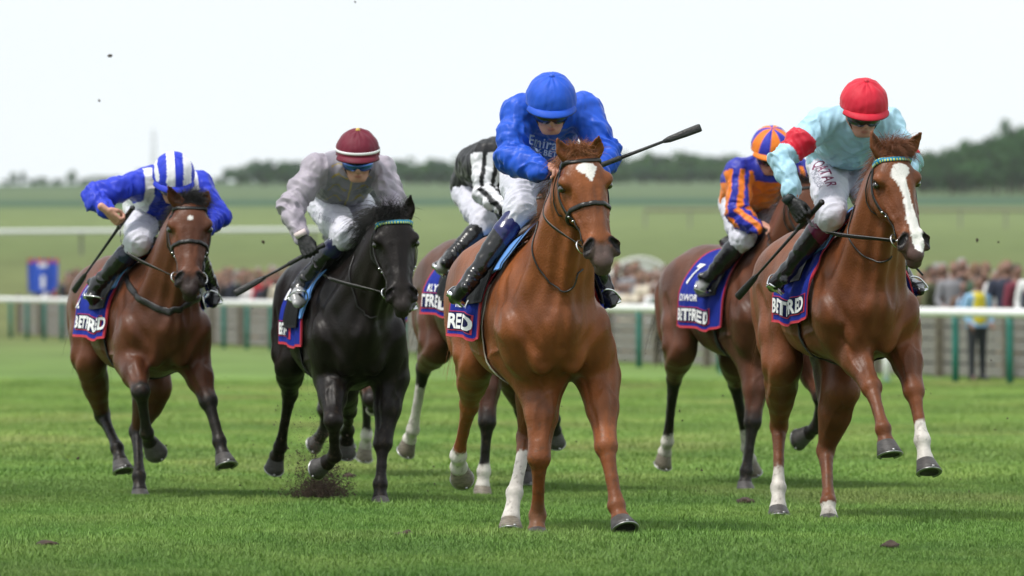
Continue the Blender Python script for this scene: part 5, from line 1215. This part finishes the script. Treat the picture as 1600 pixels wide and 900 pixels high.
def cap5(ph, th, x, y): return tuple(ORNG) if int(math.floor((ph + .2) / (math.pi / 5))) % 2 == 0 and th < 1.6 or th > 1.6 else tuple(DBLUE * 1.2)
def cap6(ph, th, x, y): return tuple(REDC)

RC = {
 'c4': dict(key='c4', button=(.012, .085, .56), label='jockey in plain royal blue silks and blue cap on the leading chestnut horse', pel=(838, 240, -.35), chest=(850, 200, .0), shr=(812, 176, .20), shl=(912, 174, .20), elr=(800, 246, .30), wrr=(850, 268, .50), hdr=(872, 276, .58), ell=(946, 242, .30), wrl=(926, 280, .50), hdl=(908, 286, .54),
   head=(861, 154, .40), tilt=32, hyaw=3, hpr=(812, 250, -.32), hpl=(868, 250, -.32), knr=(812, 330, .05), anr=(738, 438, -.22), tor=(712, 464, -.04), knl=(888, 330, .05), anl=(940, 436, -.30), tol=(952, 470, -.15), cap=cap4, silks=silk4, sock=(.012, .016, .10), sock_t=.36, grip_l=((903, 272, .56), (1095, 199, .6)), h=.0062, sleeve=1.1),
 'c6': dict(key='c6', button=(.56, .012, .035), label='jockey in pale blue silks with red armbands and red cap', pel=(1312, 250, -.35), chest=(1328, 220, 0), shr=(1284, 192, .2), shl=(1386, 192, .2), elr=(1221, 249, .28), wrr=(1240, 306, .38), hdr=(1256, 336, .42), ell=(1420, 250, .3), wrl=(1405, 300, .5), hdl=(1385, 312, .55),
   head=(1350, 161, .36), tilt=30, hyaw=8, hpr=(1295, 262, -.32), hpl=(1345, 262, -.32), knr=(1303, 338, .10), anr=(1234, 424, -.20), tor=(1207, 444, -.02), knl=(1368, 336, .1), anl=(1412, 430, -.3), tol=(1418, 450, -.1), cap=cap6, silks=silk6, sock=(.10, .006, .035), sock_t=.30, grip_r=((1284, 316, .5), (1152, 465, -.1)), gloves=True, cuff=(.02, .03, .035), h=.0064, sleeve=.92),
 'c1': dict(key='c1', label='jockey in blue silks with white epaulets and striped blue and white cap', pel=(240, 322, -.35), chest=(252, 304, -.02), shr=(216, 288, .2), shl=(310, 288, .2), elr=(142, 308, .22), wrr=(168, 330, .36), hdr=(187, 341, .40), ell=(340, 338, .30), wrl=(318, 362, .5), hdl=(300, 372, .55),
   head=(271, 272, .38), tilt=38, hyaw=6, hpr=(225, 330, -.3), hpl=(275, 330, -.3), knr=(222, 385, .08), anr=(163, 444, -.20), tor=(150, 474, -.04), knl=(300, 385, .08), anl=(328, 440, -.25), tol=(331, 470, -.1), cap=cap1, silks=silk1, sock=(.008, .012, .04), sock_t=.28, grip_r=((207, 325, .48), (115, 455, -.3)), h=.0072),
 'c2': dict(key='c2', label='jockey in lilac silks with gold braid and a maroon cap with white band', pel=(520, 305, -.35), chest=(537, 282, 0), shr=(495, 264, .18), shl=(596, 264, .18), elr=(454, 324, .25), wrr=(470, 372, .38), hdr=(485, 394, .42), ell=(616, 320, .3), wrl=(600, 370, .5), hdl=(585, 385, .55),
   head=(559, 236, .36), tilt=22, hyaw=2, hpr=(508, 322, -.3), hpl=(555, 322, -.3), knr=(545, 374, .12), anr=(492, 447, -.18), tor=(474, 472, -.02), knl=(600, 375, .1), anl=(632, 450, -.3), tol=(636, 478, -.15), cap=cap2, silks=silk2, button=(.6, .42, .08), band=(.8, .8, .82), goggles='blue', gloves=True, cuff=(.75, .62, .62), sock=(.012, .014, .05), sock_t=.30, grip_r=((505, 383, .45), (367, 459, .3)), toecap=True, h=.0070),
 'c3': dict(key='c3', label='jockey in black and white striped silks, head hidden behind the blue rider', pel=(748, 292, -.4), chest=(772, 262, -.05), shr=(762, 240, .15), shl=(838, 238, .15), elr=(757, 300, .18), wrr=(795, 330, .38), hdr=(815, 338, .42), ell=(862, 300, .3), wrl=(850, 335, .45), hdl=(838, 340, .48),
   head=(836, 222, .3), tilt=30, hpr=(734, 302, -.35), hpl=(780, 300, -.35), knr=(757, 350, .05), anr=(707, 403, -.2), tor=(690, 420, -.05), knl=(815, 350, .05), anl=(850, 410, -.25), tol=(860, 430, -.1), cap=cap3, silks=silk3, sock=(.012, .012, .013), sock_t=.20, toecap=True, h=.0080),
 'c5': dict(key='c5', label='jockey in orange and dark blue striped silks with matching striped cap', pel=(1168, 315, -.35), chest=(1188, 288, 0), shr=(1156, 268, .18), shl=(1243, 266, .18), elr=(1152, 338, .25), wrr=(1186, 357, .42), hdr=(1206, 364, .50), ell=(1258, 330, .3), wrl=(1240, 356, .45), hdl=(1222, 366, .50),
   head=(1205, 229, .32), tilt=30, hyaw=6, hpr=(1152, 325, -.3), hpl=(1200, 325, -.3), knr=(1163, 374, .08), anr=(1119, 438, -.2), tor=(1098, 458, -.05), knl=(1230, 375, .08), anl=(1262, 440, -.3), tol=(1270, 460, -.1), cap=cap5, silks=silk5, sock=(.010, .010, .012), sock_t=.30, toecap=True, h=.0076),
}
def _tr(q): return (556 + (q[0] - 543) * .40, HZ + (q[1] - HZ) * .74, q[2])
RC['c7'] = {k: (_tr(v) if isinstance(v, tuple) and len(v) == 3 and k not in ('sock', 'cuff', 'button', 'band') else v) for k, v in RC['c2'].items()}
RC['c7'].update(key='c7', label='jockey completely behind the lilac rider, a sliver of grey silks at most', grip_r=None, gloves=None, button=None, band=None, goggles=None, cap=lambda a, b, c, d: (.05, .055, .06), silks=silk7, toecap=False, h=.0095)

TK = {
 'c4': dict(x0=-.31, x1=.05, v=.65, flare=.10, rf=.06, pad=(.06, .22, .34), flap=.52, girth=(.50, .45, .38), text=dict(s='RED', u=-.25, v=.605, size=.10, sq=1.2, more=[('NEW', -.20, .50, .06, 1.0)]), cl_label='blue saddle cloth with red edge under the blue rider, last letters showing', sd_label='light racing saddle with bright sky blue pad on the leading chestnut', tx=0),
 'c6': dict(x0=-.20, x1=.22, v=.63, flare=.03, rf=.035, pad=(.10, .26, .30), flap=.46, text=dict(s='BETFRED', u=-.165, v=.575, size=.10, sq=.80, more=[('FRI', -.16, .46, .06, 1.0)]), cl_label='blue saddle cloth with red edge on the chestnut with the white blaze', sd_label='racing saddle with black flap and pale blue pad on the blazed chestnut', padmat=SKY),
 'c1': dict(x0=-.38, x1=.10, v=.63, flare=.16, rf=.05, pad=(.06, .20, .36), flap=.50, text=dict(s='BETFRED', u=-.270, v=.575, size=.10, sq=.88, more=[('AL', -.33, .46, .08, 1.0), ('12', -.33, .38, .24, .8)]), cl_label='blue saddle cloth with red edge and big white numeral on the far left horse', sd_label='racing saddle with black flap on the far left bay horse'),
 'c2': dict(x0=-.30, x1=.10, v=.66, rf=.02, flare=.02, pad=(.06, .24, .52), flap=.60, text=dict(s='BETF', u=-.22, v=.60, size=.09, sq=.8, more=[('10', -.26, .40, .26, .9)]), cl_label='blue saddle cloth with white numeral on the near-black horse', sd_label='racing saddle with wide pale blue pad on the near-black horse'),
 'c3': dict(x0=-.32, x1=.03, v=.60, flare=.10, rf=.06, pad=(.06, .20, .3), flap=.55, text=dict(s='TFRED', u=-.28, v=.55, size=.10, sq=.95, more=[('KLY', -.22, .46, .06, 1.0)]), cl_label='blue saddle cloth under the black and white striped rider', sd_label='racing saddle under the black and white striped rider'),
 'c5': dict(x0=-.40, x1=.16, v=.66, flare=.05, rf=.05, pad=(.06, .20, .3), flap=.50, text=dict(s='BETFRED', u=-.35, v=.61, size=.10, sq=.9, more=[('DE WOR', -.34, .49, .055, 1.0), ('7', -.33, .38, .2, .9)]), cl_label='blue saddle cloth with red edge under the orange and blue rider', sd_label='racing saddle under the orange and blue rider', padmat=NAVY),
 'c7': dict(x0=-.5, x1=.02, v=.6, pad=(.06, .20, .3), flap=.5, cl_label='saddle cloth of the bay hidden behind the near-black horse', sd_label='saddle of the bay hidden behind the near-black horse'),
}
BR = {'c4': dict(brow='black', noseband=True, tn=.47), 'c6': dict(brow='teal', ring=.034), 'c1': dict(brow='black', noseband=True, tn=.45), 'c2': dict(brow='teal', ring=.032), 'c3': dict(), 'c5': dict(noseband=True), 'c7': dict()}
HORSES = {}; RIDERS = {}
import time as _t
KEYS = KEYS if 'KEYS' in globals() else list(HC)
for k_ in KEYS:
    t0_ = _t.time(); H = HORSES[k_] = build_horse(HC[k_]); make_hair(H); t1_ = _t.time()
    make_bridle(H, **BR[k_]); sdl = make_saddlery(H, TK[k_]); t2_ = _t.time()
    R = RIDERS[k_] = build_rider(RC[k_], H); add_stirrups(R, sdl, TK[k_]); print(k_, round(t1_ - t0_, 2), round(t2_ - t1_, 2), round(_t.time() - t2_, 2))
    # reins from the bit rings back to the hands
    rn = empty('reins', H['pose'].root, H['pose'].rz, None); bpy.data.objects.remove(rn)
    for s, kk in ((-1, 'r'), (1, 'l')):
        A = H['bit_%d' % s]; B = R['J']['hd' + kk]; nk = H['neck'][0]; M_ = (A + B) / 2 + np.array([.0, s * (.13 if s < 0 else .03), -.02])
        P = smooth_path([A, M_, B], 12); f = H['field']; d = f.sample(P); pen = np.maximum(.010 - d, 0); P = P + f.grad(P) * pen[:, None]
        V, F = tube_geo(P, .0105, 6, flat=.3, up=f.grad(P)); mesh_np('rein', V, F, LEATHER, H['root'])
def on(k, name, pts, r, m=None, flat=None, snap=True, off=.005, n=6, parent=None):
    H = HORSES.get(k)
    if H is None: return
    ps = H['pose']; P = smooth_path([ps.p(q) for q in pts], n); f = H['field']
    if snap: P = f.snap(P, off, 6)
    G = f.grad(P); V, F = tube_geo(P, r, 8, flat=flat or 1.0, up=G); return mesh_np(name, V, F, m or LEATHER, parent or H['root'])
def whip(k, *a, **b):
    if k in HORSES: add_whip(HORSES[k], *a, **b)
whip('c4', (903, 272, .56), (1095, 199, .60), 'black whip sticking out to the right from the blue rider')
whip('c6', (1284, 316, .50), (1152, 465, -.10), 'long black whip held down by the pale blue rider in a black glove')
whip('c1', (207, 325, .48), (115, 455, -.30), 'black whip held down across the saddle cloth by the far left jockey')
whip('c2', (505, 383, .45), (367, 459, .30), 'black whip pointing out to the left from the lilac rider')
# neck straps, breast girth, loose reins
on('c4', 'loose_rein', [(838, 345, .45), (832, 385, .5), (842, 425, .55), (862, 452, .62), (890, 463, .68), (918, 456, .68), (938, 432, .66)], .0045, off=.006)
on('c6', 'loose_rein', [(1335, 320, .5), (1331, 360, .5), (1340, 395, .58), (1365, 412, .66), (1392, 414, .7), (1418, 408, .72)], .0045)
on('c6', 'loose_rein', [(1418, 408, .76), (1428, 415, .80), (1442, 430, .84)], .006, snap=False)
on('c1', 'breast_girth', [(196, 432, .15), (206, 455, .35), (222, 472, .5), (248, 486, .62), (275, 489, .66), (302, 484, .64), (322, 468, .5), (330, 445, .2)], .020, flat=.25)
on('c2', 'loose_rein', [(548, 395, .5), (545, 430, .55), (550, 470, .6), (570, 497, .66), (600, 503, .68)], .004)
def put_text(k, fld, txt, c, ex, ey, size, m, parent, nm='lettering', **kw):
    R = RIDERS.get(k)
    if R is None: return
    ps = HORSES[k]['pose']; C = ps.p(c); A = unit(ps.p(ex) - C); B = ps.p(ey) - C; B = unit(B - A * (A @ B)); decal(R[fld], None, nm, txt, C, A, B, size, m, parent, **kw)
SIL = mat('silver_print', (.22, .30, .50), .5, var=.05); QM = mat('maroon_print', (.16, .01, .06), .6, var=.05); GRY = mat('grey_print', (.25, .25, .32), .6, var=.05)
if 'c4' in RIDERS:
    put_text('c4', 'jf', 'Emirates', (868, 232, .40), (900, 238, .40), (866, 200, .40), .070, SIL, RIDERS['c4']['jacket'], bold=.001, out=.026)
    put_text('c4', 'jf', 'FLY BETTER', (868, 243, .40), (900, 249, .40), (866, 215, .40), .040, SIL, RIDERS['c4']['jacket'], bold=.001, out=.026)
if 'c6' in RIDERS:
    put_text('c6', 'bf', 'QATAR', (1280, 278, .0), (1290, 310, .08), (1320, 265, .0), .085, QM, RIDERS['c6']['jacket'], bold=.001, out=.026)
    put_text('c6', 'bf', 'RACING', (1270, 285, .0), (1280, 317, .08), (1310, 272, .0), .05, GRY, RIDERS['c6']['jacket'], out=.024)
if 'c2' in RIDERS:
    put_text('c2', 'bf', 'Al Shaqab', (516, 348, .0), (545, 358, .06), (520, 330, .0), .055, GRY, RIDERS['c2']['jacket'], out=.026)
# ------------------------------------------------------------------ racegoers behind the barrier
def crowd_body(seed, pose):
    f = Field((-.42, -.35, -.02), (.42, .45, 1.86), .030); s_ = [-1, 1]; rg = np.random.default_rng(seed)
    for s in s_:
        f.chain([(s * .10, 0, .92), (s * .11, .01, .50), (s * .11, 0, .08)], [.095, .065, .048], k=.03); f.chain([(s * .11, 0, .05), (s * .12, -.12, .04)], [.05, .045], k=.02)
        if pose == 0: A = [(s * .20, 0, 1.42), (s * .27, .02, 1.14), (s * .24, -.10, .90)]
        elif pose == 1: A = [(s * .20, 0, 1.42), (s * .30, -.02, 1.18), (s * .12, -.24, 1.24)]
        else: A = [(s * .20, 0, 1.42), (s * .34, -.05, 1.24), (s * .13, -.20, 1.56)] if s > 0 else [(s * .20, 0, 1.42), (s * .27, .0, 1.14), (s * .16, -.18, 1.02)]
        f.chain(A, [.070, .055, .040], k=.04); f.blob(np.array(A[-1]) + (0, -.03, 0), (.045, .05, .06), k=.02)
    f.chain([(0, 0, .92), (0, .01, 1.15), (0, .01, 1.38), (0, 0, 1.46)], [.16, .15, .19, .11], [.12, .11, .12, .08], side=(1, 0, 0), k=.04)
    f.chain([(0, 0, 1.46), (0, -.01, 1.58)], [.055, .055], k=.02); f.blob((0, -.015, 1.67), (.078, .095, .115), k=.02); f.blob((0, -.105, 1.65), (.018, .03, .03), k=.02)
    V, Q = f.surface(); V = relax(V, Q, 1, .4); return V, Q
SHIRTS = [('dark navy', (.02, .025, .05)), ('black', (.012, .012, .014)), ('dark green', (.03, .07, .04)), ('white', (.72, .72, .72)), ('red', (.45, .03, .04)), ('grey', (.22, .22, .24)), ('light blue', (.30, .45, .62)), ('cream', (.62, .55, .44)), ('brown', (.14, .08, .05)), ('burgundy', (.16, .02, .04)), ('olive green', (.10, .11, .05))]
CSKIN = mat('crowd_skin', (.24, .13, .10), .6); HAIRS = [mat('crowd_hair_dark', (.03, .02, .015), .7), mat('crowd_hair_fair', (.17, .10, .05), .7), mat('crowd_hair_grey', (.24, .23, .22), .7)]; TROUS = [mat('crowd_trousers_dark', (.02, .022, .03), .8), mat('crowd_trousers_tan', (.30, .22, .14), .8)]
BODIES = [crowd_body(i, i) for i in range(3)]; CM = {}
def person_mesh(pose, si, hi):
    if (pose, si, hi) in CM: return CM[(pose, si, hi)]
    V, Q = BODIES[pose]; c = V[Q].mean(1); mi = np.zeros(len(Q), int) + 1
    mi[c[:, 2] < .90] = 3; mi[c[:, 2] > 1.50] = 0; mi[(c[:, 2] > 1.66) & (c[:, 1] > -.02) | (c[:, 2] > 1.74)] = 2
    hand = np.zeros(len(Q), bool)
    if pose == 0: hand = (np.abs(c[:, 0]) > .19) & (c[:, 2] < .95) & (c[:, 2] > .82)
    if pose == 1: hand = (c[:, 1] < -.20) & (c[:, 2] < 1.4) & (c[:, 2] > 1.1)
    if pose == 2: hand = (c[:, 1] < -.15) & (c[:, 2] > .95) & (np.abs(c[:, 0]) > .08) & (c[:, 2] < 1.64)
    mi[hand] = 0
    sm = mat('crowd_top_' + SHIRTS[si][0].replace(' ', '_'), SHIRTS[si][1], .8, bump=.2, bscale=12)
    o = mesh_np('person', V, Q, [CSKIN, sm, HAIRS[hi], TROUS[(si + hi) % 2]], midx=mi); CM[(pose, si, hi)] = o.data; bpy.data.objects.remove(o); return CM[(pose, si, hi)]
rgc = np.random.default_rng(77); ncr = 0
for s in np.arange(-2, FLEN + 2, .46):
    for row in range(4):
        s2 = s + rgc.uniform(-.2, .2); off = 2.3 + row * .7 + rgc.uniform(-.2, .2)
        p = fp(s2, off); px = 800 + FPX * p[0] / p[1]
        dens = 1.0 if px > 1425 else (.92 if px > 955 and px < 1045 else (.82 if px < 125 or 325 < px < 450 else (.4 if 630 < px < 700 else .03)))
        if rgc.uniform() > dens * [1.0, .85, .7, .6][row] or px < -20 or px > 1625 or ncr > 297: continue
        si = int(rgc.choice(len(SHIRTS), p=np.array([4, 4, .9, 2.0, 1.8, 2.4, 1.6, 1.2, 1.6, 1.2, .8]) / 21.5)); hi = int(rgc.integers(3)); ps_ = int(rgc.choice(3, p=[.45, .35, .2])); hs_ = rgc.uniform(.84, 1.07) + row * .015
        o = bpy.data.objects.new('person', person_mesh(ps_, si, hi)); COL.objects.link(o); o.location = p; o.rotation_euler = (0, 0, rgc.normal(0, .6) + .25); o.scale = (hs_ * rgc.uniform(.92, 1.15), hs_, hs_); ncr += 1
        hairn = ['dark', 'fair', 'grey'][hi]; wh = 'at the left end' if px < 125 else 'behind the far left horse' if px < 325 else 'left of the black horse' if px < 450 else 'behind the black horse' if px < 700 else 'behind the leading horse' if px < 955 else 'under the white tent' if px < 1045 else 'behind the two right horses' if px < 1425 else 'right of the blazed chestnut' if px < 1510 else 'at the right end'
        tag(o, 'racegoer, %s top, %s hair, %s, %s' % (SHIRTS[si][0], hairn, ['arms down', 'hands clasped', 'one hand raised'][ps_], wh), 'person', 'racegoers standing behind the barrier')
print('crowd', ncr)
# marshal in pale blue coat and yellow bib, between the rail and the barrier
def big_person(px, Ys, coat_c, bib):
    p = np.array([lx(px, Ys), Ys, float(gz(Ys))]); t = empty('person', p, .5, 'marshal in pale blue top and yellow bib standing between rail and barrier', 'person')
    t.scale = (.88, .88, .88)
    f = Field((-.45, -.4, -.02), (.45, .45, 1.95), .018)
    for s in (-1, 1):
        f.chain([(s * .10, 0, .95), (s * .11, .01, .52), (s * .11, 0, .08)], [.10, .07, .05], k=.03); f.chain([(s * .11, .02, .05), (s * .13, -.15, .04)], [.05, .04], k=.02)
        f.chain([(s * .20, 0, 1.46), (s * .29, .03, 1.20), (s * .22, -.12, .98)], [.062, .05, .034], k=.04); hc_ = np.array((s * .21, -.17, .93))
        f.blob(hc_, (.03, .045, .05), k=.015)
        for q in range(4): f.chain([hc_ + (s * .012 * (q - 1.5), -.02, -.03), hc_ + (s * .012 * (q - 1.5), -.03, -.085)], [.009, .007], k=.004)
        f.chain([hc_ + (-s * .03, -.02, 0), hc_ + (-s * .045, -.05, -.03)], [.011, .008], k=.006)
    f.chain([(0, 0, .95), (0, .01, 1.2), (0, .01, 1.44), (0, 0, 1.52)], [.165, .16, .20, .11], [.12, .12, .125, .08], side=(1, 0, 0), k=.04); f.chain([(0, 0, 1.5), (0, -.01, 1.64)], [.055, .055], k=.02); f.blob((0, -.015, 1.73), (.078, .097, .118), k=.02); f.chain([(0, -.11, 1.74), (0, -.125, 1.70)], [.012, .016], k=.015)
    V, Q = f.surface(); c = V[Q].mean(1); mi = np.zeros(len(Q), int); mi[(c[:, 2] > .95) & (c[:, 2] < 1.56)] = 1; mi[c[:, 2] < .95] = 2; mi[(c[:, 2] < 1.02) & (np.abs(c[:, 0]) > .15) & (c[:, 1] < -.08)] = 0; mi[(c[:, 2] > 1.75) & (c[:, 1] > -.06) | (c[:, 2] > 1.80)] = 3
    mesh_np('body', V, Q, [CSKIN, mat('coat_pale_blue', (.24, .42, .62), .7), TROUS[0], HAIRS[0]], t, midx=mi)
    f = Field((-.3, -.3, .95), (.3, .3, 1.6), .02); f.chain([(0, 0, 1.05), (0, .01, 1.2), (0, .01, 1.44)], [.16, .17, .17], [.135, .135, .14], side=(1, 0, 0), k=.03); V, Q = f.surface(); m = V[Q].mean(1)[:, 1] < .02; mesh_np('bib', V, Q[m & (np.abs(V[Q].mean(1)[:, 0]) < .13)], mat('bib_yellow', (.60, .48, .02), .6), t)
big_person(1527, 109.6, None, None)
# hi-vis figure in the crowd, sponsor banner, marquee
p_ = fp(7.2, 6.6); o = bpy.data.objects.new('person', None); bpy.data.objects.remove(o)
si = len(SHIRTS); SHIRTS.append(('orange', (.85, .16, .03))); o = bpy.data.objects.new('person', person_mesh(0, si, 1)); COL.objects.link(o); q_ = fp(5.6, 6.4); o.location = q_ + np.array([0, 0, .10]); tag(o, 'racegoer in bright orange jacket at the back of the crowd on the right', 'person', 'racegoers standing behind the barrier')
bx_ = np.array([lx(67, 200), 200.0, float(gz(200))]); bn = empty('banner', bx_, .1, 'blue banner with a red and white top held above the crowd on the left', 'banner'); nX = 15
P = []; F = []; M = []
for i in range(nX):
    for j in range(9): u_ = i / (nX - 1); v_ = j / 8; P.append(((u_ - .5) * .88 * (1 - .1 * v_), .03 * math.sin(u_ * 9), 2.15 - v_ * .95))
for i in range(nX - 1):
    for j in range(8): a = i * 9 + j; F.append((a, a + 1, a + 10, a + 9)); M.append(1 if j == 0 and i % 4 < 3 else (2 if j in (4, 5, 6) and 6 <= i <= 7 else (2 if j == 1 and 4 < i < 9 else 0)))
mesh_np('sheet', P, F, [mat('banner_blue', (.02, .08, .50), .6), mat('banner_red', (.5, .05, .08), .6), mat('banner_white', (.75, .75, .78), .6)], bn, midx=M)
for s in (-.44, .44): mb = MB(); mb.tube([(s, 0, 0), (s, 0, 2.18)], .02, 6); mb.build('pole', WOODD, bn)
# white dome tent behind the middle of the crowd
Yt = 240.0; tx_ = np.array([lx(998, Yt), Yt, float(gz(Yt)) - .1]); tt_ = empty('dome_tent', tx_, 0, 'white round-topped tent behind the crowd in the middle', 'tent'); tt_.scale = (1.3, 1.3, .97); P = []; F = []; n1 = 40; n2 = 12
for i in range(n1 + 1):
    for j in range(n2 + 1):
        a = math.pi * i / n1; yv = -2.0 + 4.0 * j / n2; sag = .03 * math.cos(j / n2 * math.pi * 4); P.append((math.cos(a) * (.80 - sag), yv, 1.0 + math.sin(a) * (.88 - sag)))
for i in range(n1):
    for j in range(n2): a = i * (n2 + 1) + j; F.append((a, a + n2 + 1, a + n2 + 2, a + 1))
mesh_np('canopy', P, F, mat('tent_white', (.80, .80, .80), .5, var=.04), tt_)
P = [(0, -1.9, 1.0)] + [(math.cos(a) * .79, -1.9 - .04 * math.sin(a * 6), 1.0 + math.sin(a) * .87) for a in np.linspace(0, math.pi, 30)]
mesh_np('end_wall', P, [(0, i, i + 1) for i in range(1, 30)], mat('tent_white'), tt_)
for k, yv in enumerate((-2.0, 2.0)):
    V, F = tube_geo([(math.cos(a) * .82, yv, 1.0 + math.sin(a) * .90) for a in np.linspace(0, math.pi, 26)], .025, 6); mesh_np('hoop', V, F, RAILW, tt_)
    for s in (-.8, .8): mb = MB(); mb.tube([(s, yv, 0), (s, yv, 1.0)], .03, 6); mb.build('leg', RAILW, tt_)
# white marker posts by the course
for px, Y, h_ in ((1385, 108, .55), (1131, 118, .60)):
    x = lx(px, Y); t = empty('marker_post', (x, Y, float(gz(Y))), 0, 'short white marker post by the barrier, %s' % ('right, behind the blazed chestnut' if px > 1300 else 'middle, behind the bay horse'), 'post'); mb = MB(); mb.tube([(0, 0, -.05), (0, 0, h_), (0, 0, h_ + .03)], [.05, .05, .02], 10); mb.build('shaft', RAILW, t); mb = MB(); mb.tube([(0, 0, 0), (0, 0, .03)], .09, 12); mb.build('foot', TEAL, t)
# ------------------------------------------------------------------ divots, clods in the air, kicked soil
SOIL = mat('soil', (.045, .028, .018), .95, var=.4, vscale=30, bump=.5, bscale=80); 
def clod(P, r, seed, label, grass=False):
    rg = np.random.default_rng(seed); V, F = uvsphere((0, 0, 0), 1.0, 9, 6); d = 1 + .45 * fbm(V * 1.3, 1.1, seed, 2); V = V * d[:, None] * np.array([1.3, 1, .7]) * r * .6
    o = mesh_np('clod', V, F, SOIL if not grass else mat('soil_turf', (.05, .06, .02), .95, var=.4), None, smooth=False); o.location = P; o.rotation_euler = (rg.uniform(0, 3), rg.uniform(0, 3), 0); tag(o, label, 'clod', 'clods of turf thrown up by the hooves')
def pt(px, py, Y): return ((px - 800) / FPX * Y, Y, CAMH + (HZ - py) / FPX * Y)
clod(pt(172, 87, 47), .020, 1, 'dark clod high in the sky above the left rider'); clod(pt(155, 157, 47), .013, 2, 'small clod in the sky left of the striped cap')
clod(pt(555, 3, 45), .010, 3, 'tiny clod at the very top edge of the sky'); clod(pt(1527, 375, 46), .017, 4, 'dark clod in the air right of the blazed chestnut'); clod(pt(1560, 378, 46), .011, 5, 'small clod in the air near the right edge')
clod(pt(411, 378, 45), .016, 6, 'clod in the air left of the lilac sleeve'); clod(pt(122, 716, 43), .014, 7, 'dark clod above the grass left of the bay hooves'); clod(pt(353, 351, 45), .009, 8, 'tiny clod beside the blue sleeve')
clod(pt(484, 750, 39.5), .014, 9, 'clod just under the folded black hoof', True); clod(pt(1062, 642, 43), .014, 11, 'small clod beside the white raised hoof', True); clod(pt(1066, 657, 43), .010, 12, 'lower of two clods beside the white raised hoof', True)
for i, (px, py) in enumerate(((633, 843), (1392, 860), (545, 750), (1165, 790), (72, 858))):
    Y = FPX * CAMH / (py - HZ); P = pt(px, py, Y); rg = np.random.default_rng(50 + i); mb = MB(); V, F = uvsphere((0, 0, 0), 1, 14, 8); V = V * (1 + .35 * fbm(V, 1.6, 60 + i, 2))[:, None] * np.array([.05, .10, .022])
    o = mesh_np('divot', V, F, SOIL, None); o.location = (P[0], P[1], .022); tag(o, ['dark divot on the near grass right of the black hooves', 'brown divot on the grass at the lower right', 'divot on the grass behind the black horse', 'divot behind the blazed chestnut hooves', 'dark divot on the near grass at the far left'][i], 'divot', 'divots lying on the turf')
# spray of soil behind the black horse's front hooves
rg = np.random.default_rng(3); V = []; F = []
ps = Pose(543, 40.8, 11)
for i in range(17000):
    px = np.clip(rg.normal(500, 21), 440, 552) + rg.normal(0, 3); top = 20 + 22 * abs(math.sin(px * .13)) + 14 * math.sin(px * .31 + 1); py = 778 - rg.exponential(top * .62) - rg.uniform(0, 5)
    if rg.uniform() < .06: px += rg.normal(-6, 30); py -= rg.exponential(40)
    P = np.array(pt(px, py, 40.9 + rg.normal(0, .15))); r = rg.exponential(.0014) + .0009; b = len(V)
    for d in ((1, 0, -.5), (-.7, .8, -.3), (-.4, -.9, 0), (0, .1, 1)): V.append(P + np.array(d) * r * rg.uniform(.6, 1.5))
    F += [(b, b + 1, b + 2), (b, b + 3, b + 1), (b + 1, b + 3, b + 2), (b + 2, b + 3, b)]
tag(mesh_np('soil_spray', V, F, SOIL, None, smooth=False), kind='stuff')
V = []; F = []
for i in range(420):
    px = rg.uniform(30, 1580); py = rg.uniform(600, 800) if rg.uniform() < .8 else rg.uniform(480, 620); P = np.array(pt(px, py, 42 + rg.normal(0, 1.2))); r = rg.exponential(.0020) + .0014; b = len(V)
    for d in ((1, 0, -.5), (-.7, .8, -.3), (-.4, -.9, 0), (0, .1, 1)): V.append(P + np.array(d) * r * rg.uniform(.6, 1.5))
    F += [(b, b + 1, b + 2), (b, b + 3, b + 1), (b + 1, b + 3, b + 2), (b + 2, b + 3, b)]
tag(mesh_np('flying_crumbs', V, F, SOIL, None, smooth=False), kind='stuff')
# ------------------------------------------------------------------ the air between here and the skyline
HZV = (-1150, 1150, -30, 3900)
hb = MB(); hb.box(((HZV[0] + HZV[1]) / 2, (HZV[2] + HZV[3]) / 2, 49), (HZV[1] - HZV[0], HZV[3] - HZV[2], 104)); hz = hb.build('haze', None, None, smooth=False)
hm_ = bpy.data.materials.new('haze'); hm_.use_nodes = True; n_ = hm_.node_tree.nodes; n_.clear(); o_ = n_.new('ShaderNodeOutputMaterial'); v_ = n_.new('ShaderNodeVolumePrincipled'); v_.inputs['Color'].default_value = (.93, .97, 1, 1); v_.inputs['Density'].default_value = .000035
hm_.node_tree.links.new(v_.outputs[0], o_.inputs['Volume']); hz.data.materials.clear(); hz.data.materials.append(hm_); tag(hz, kind='stuff')
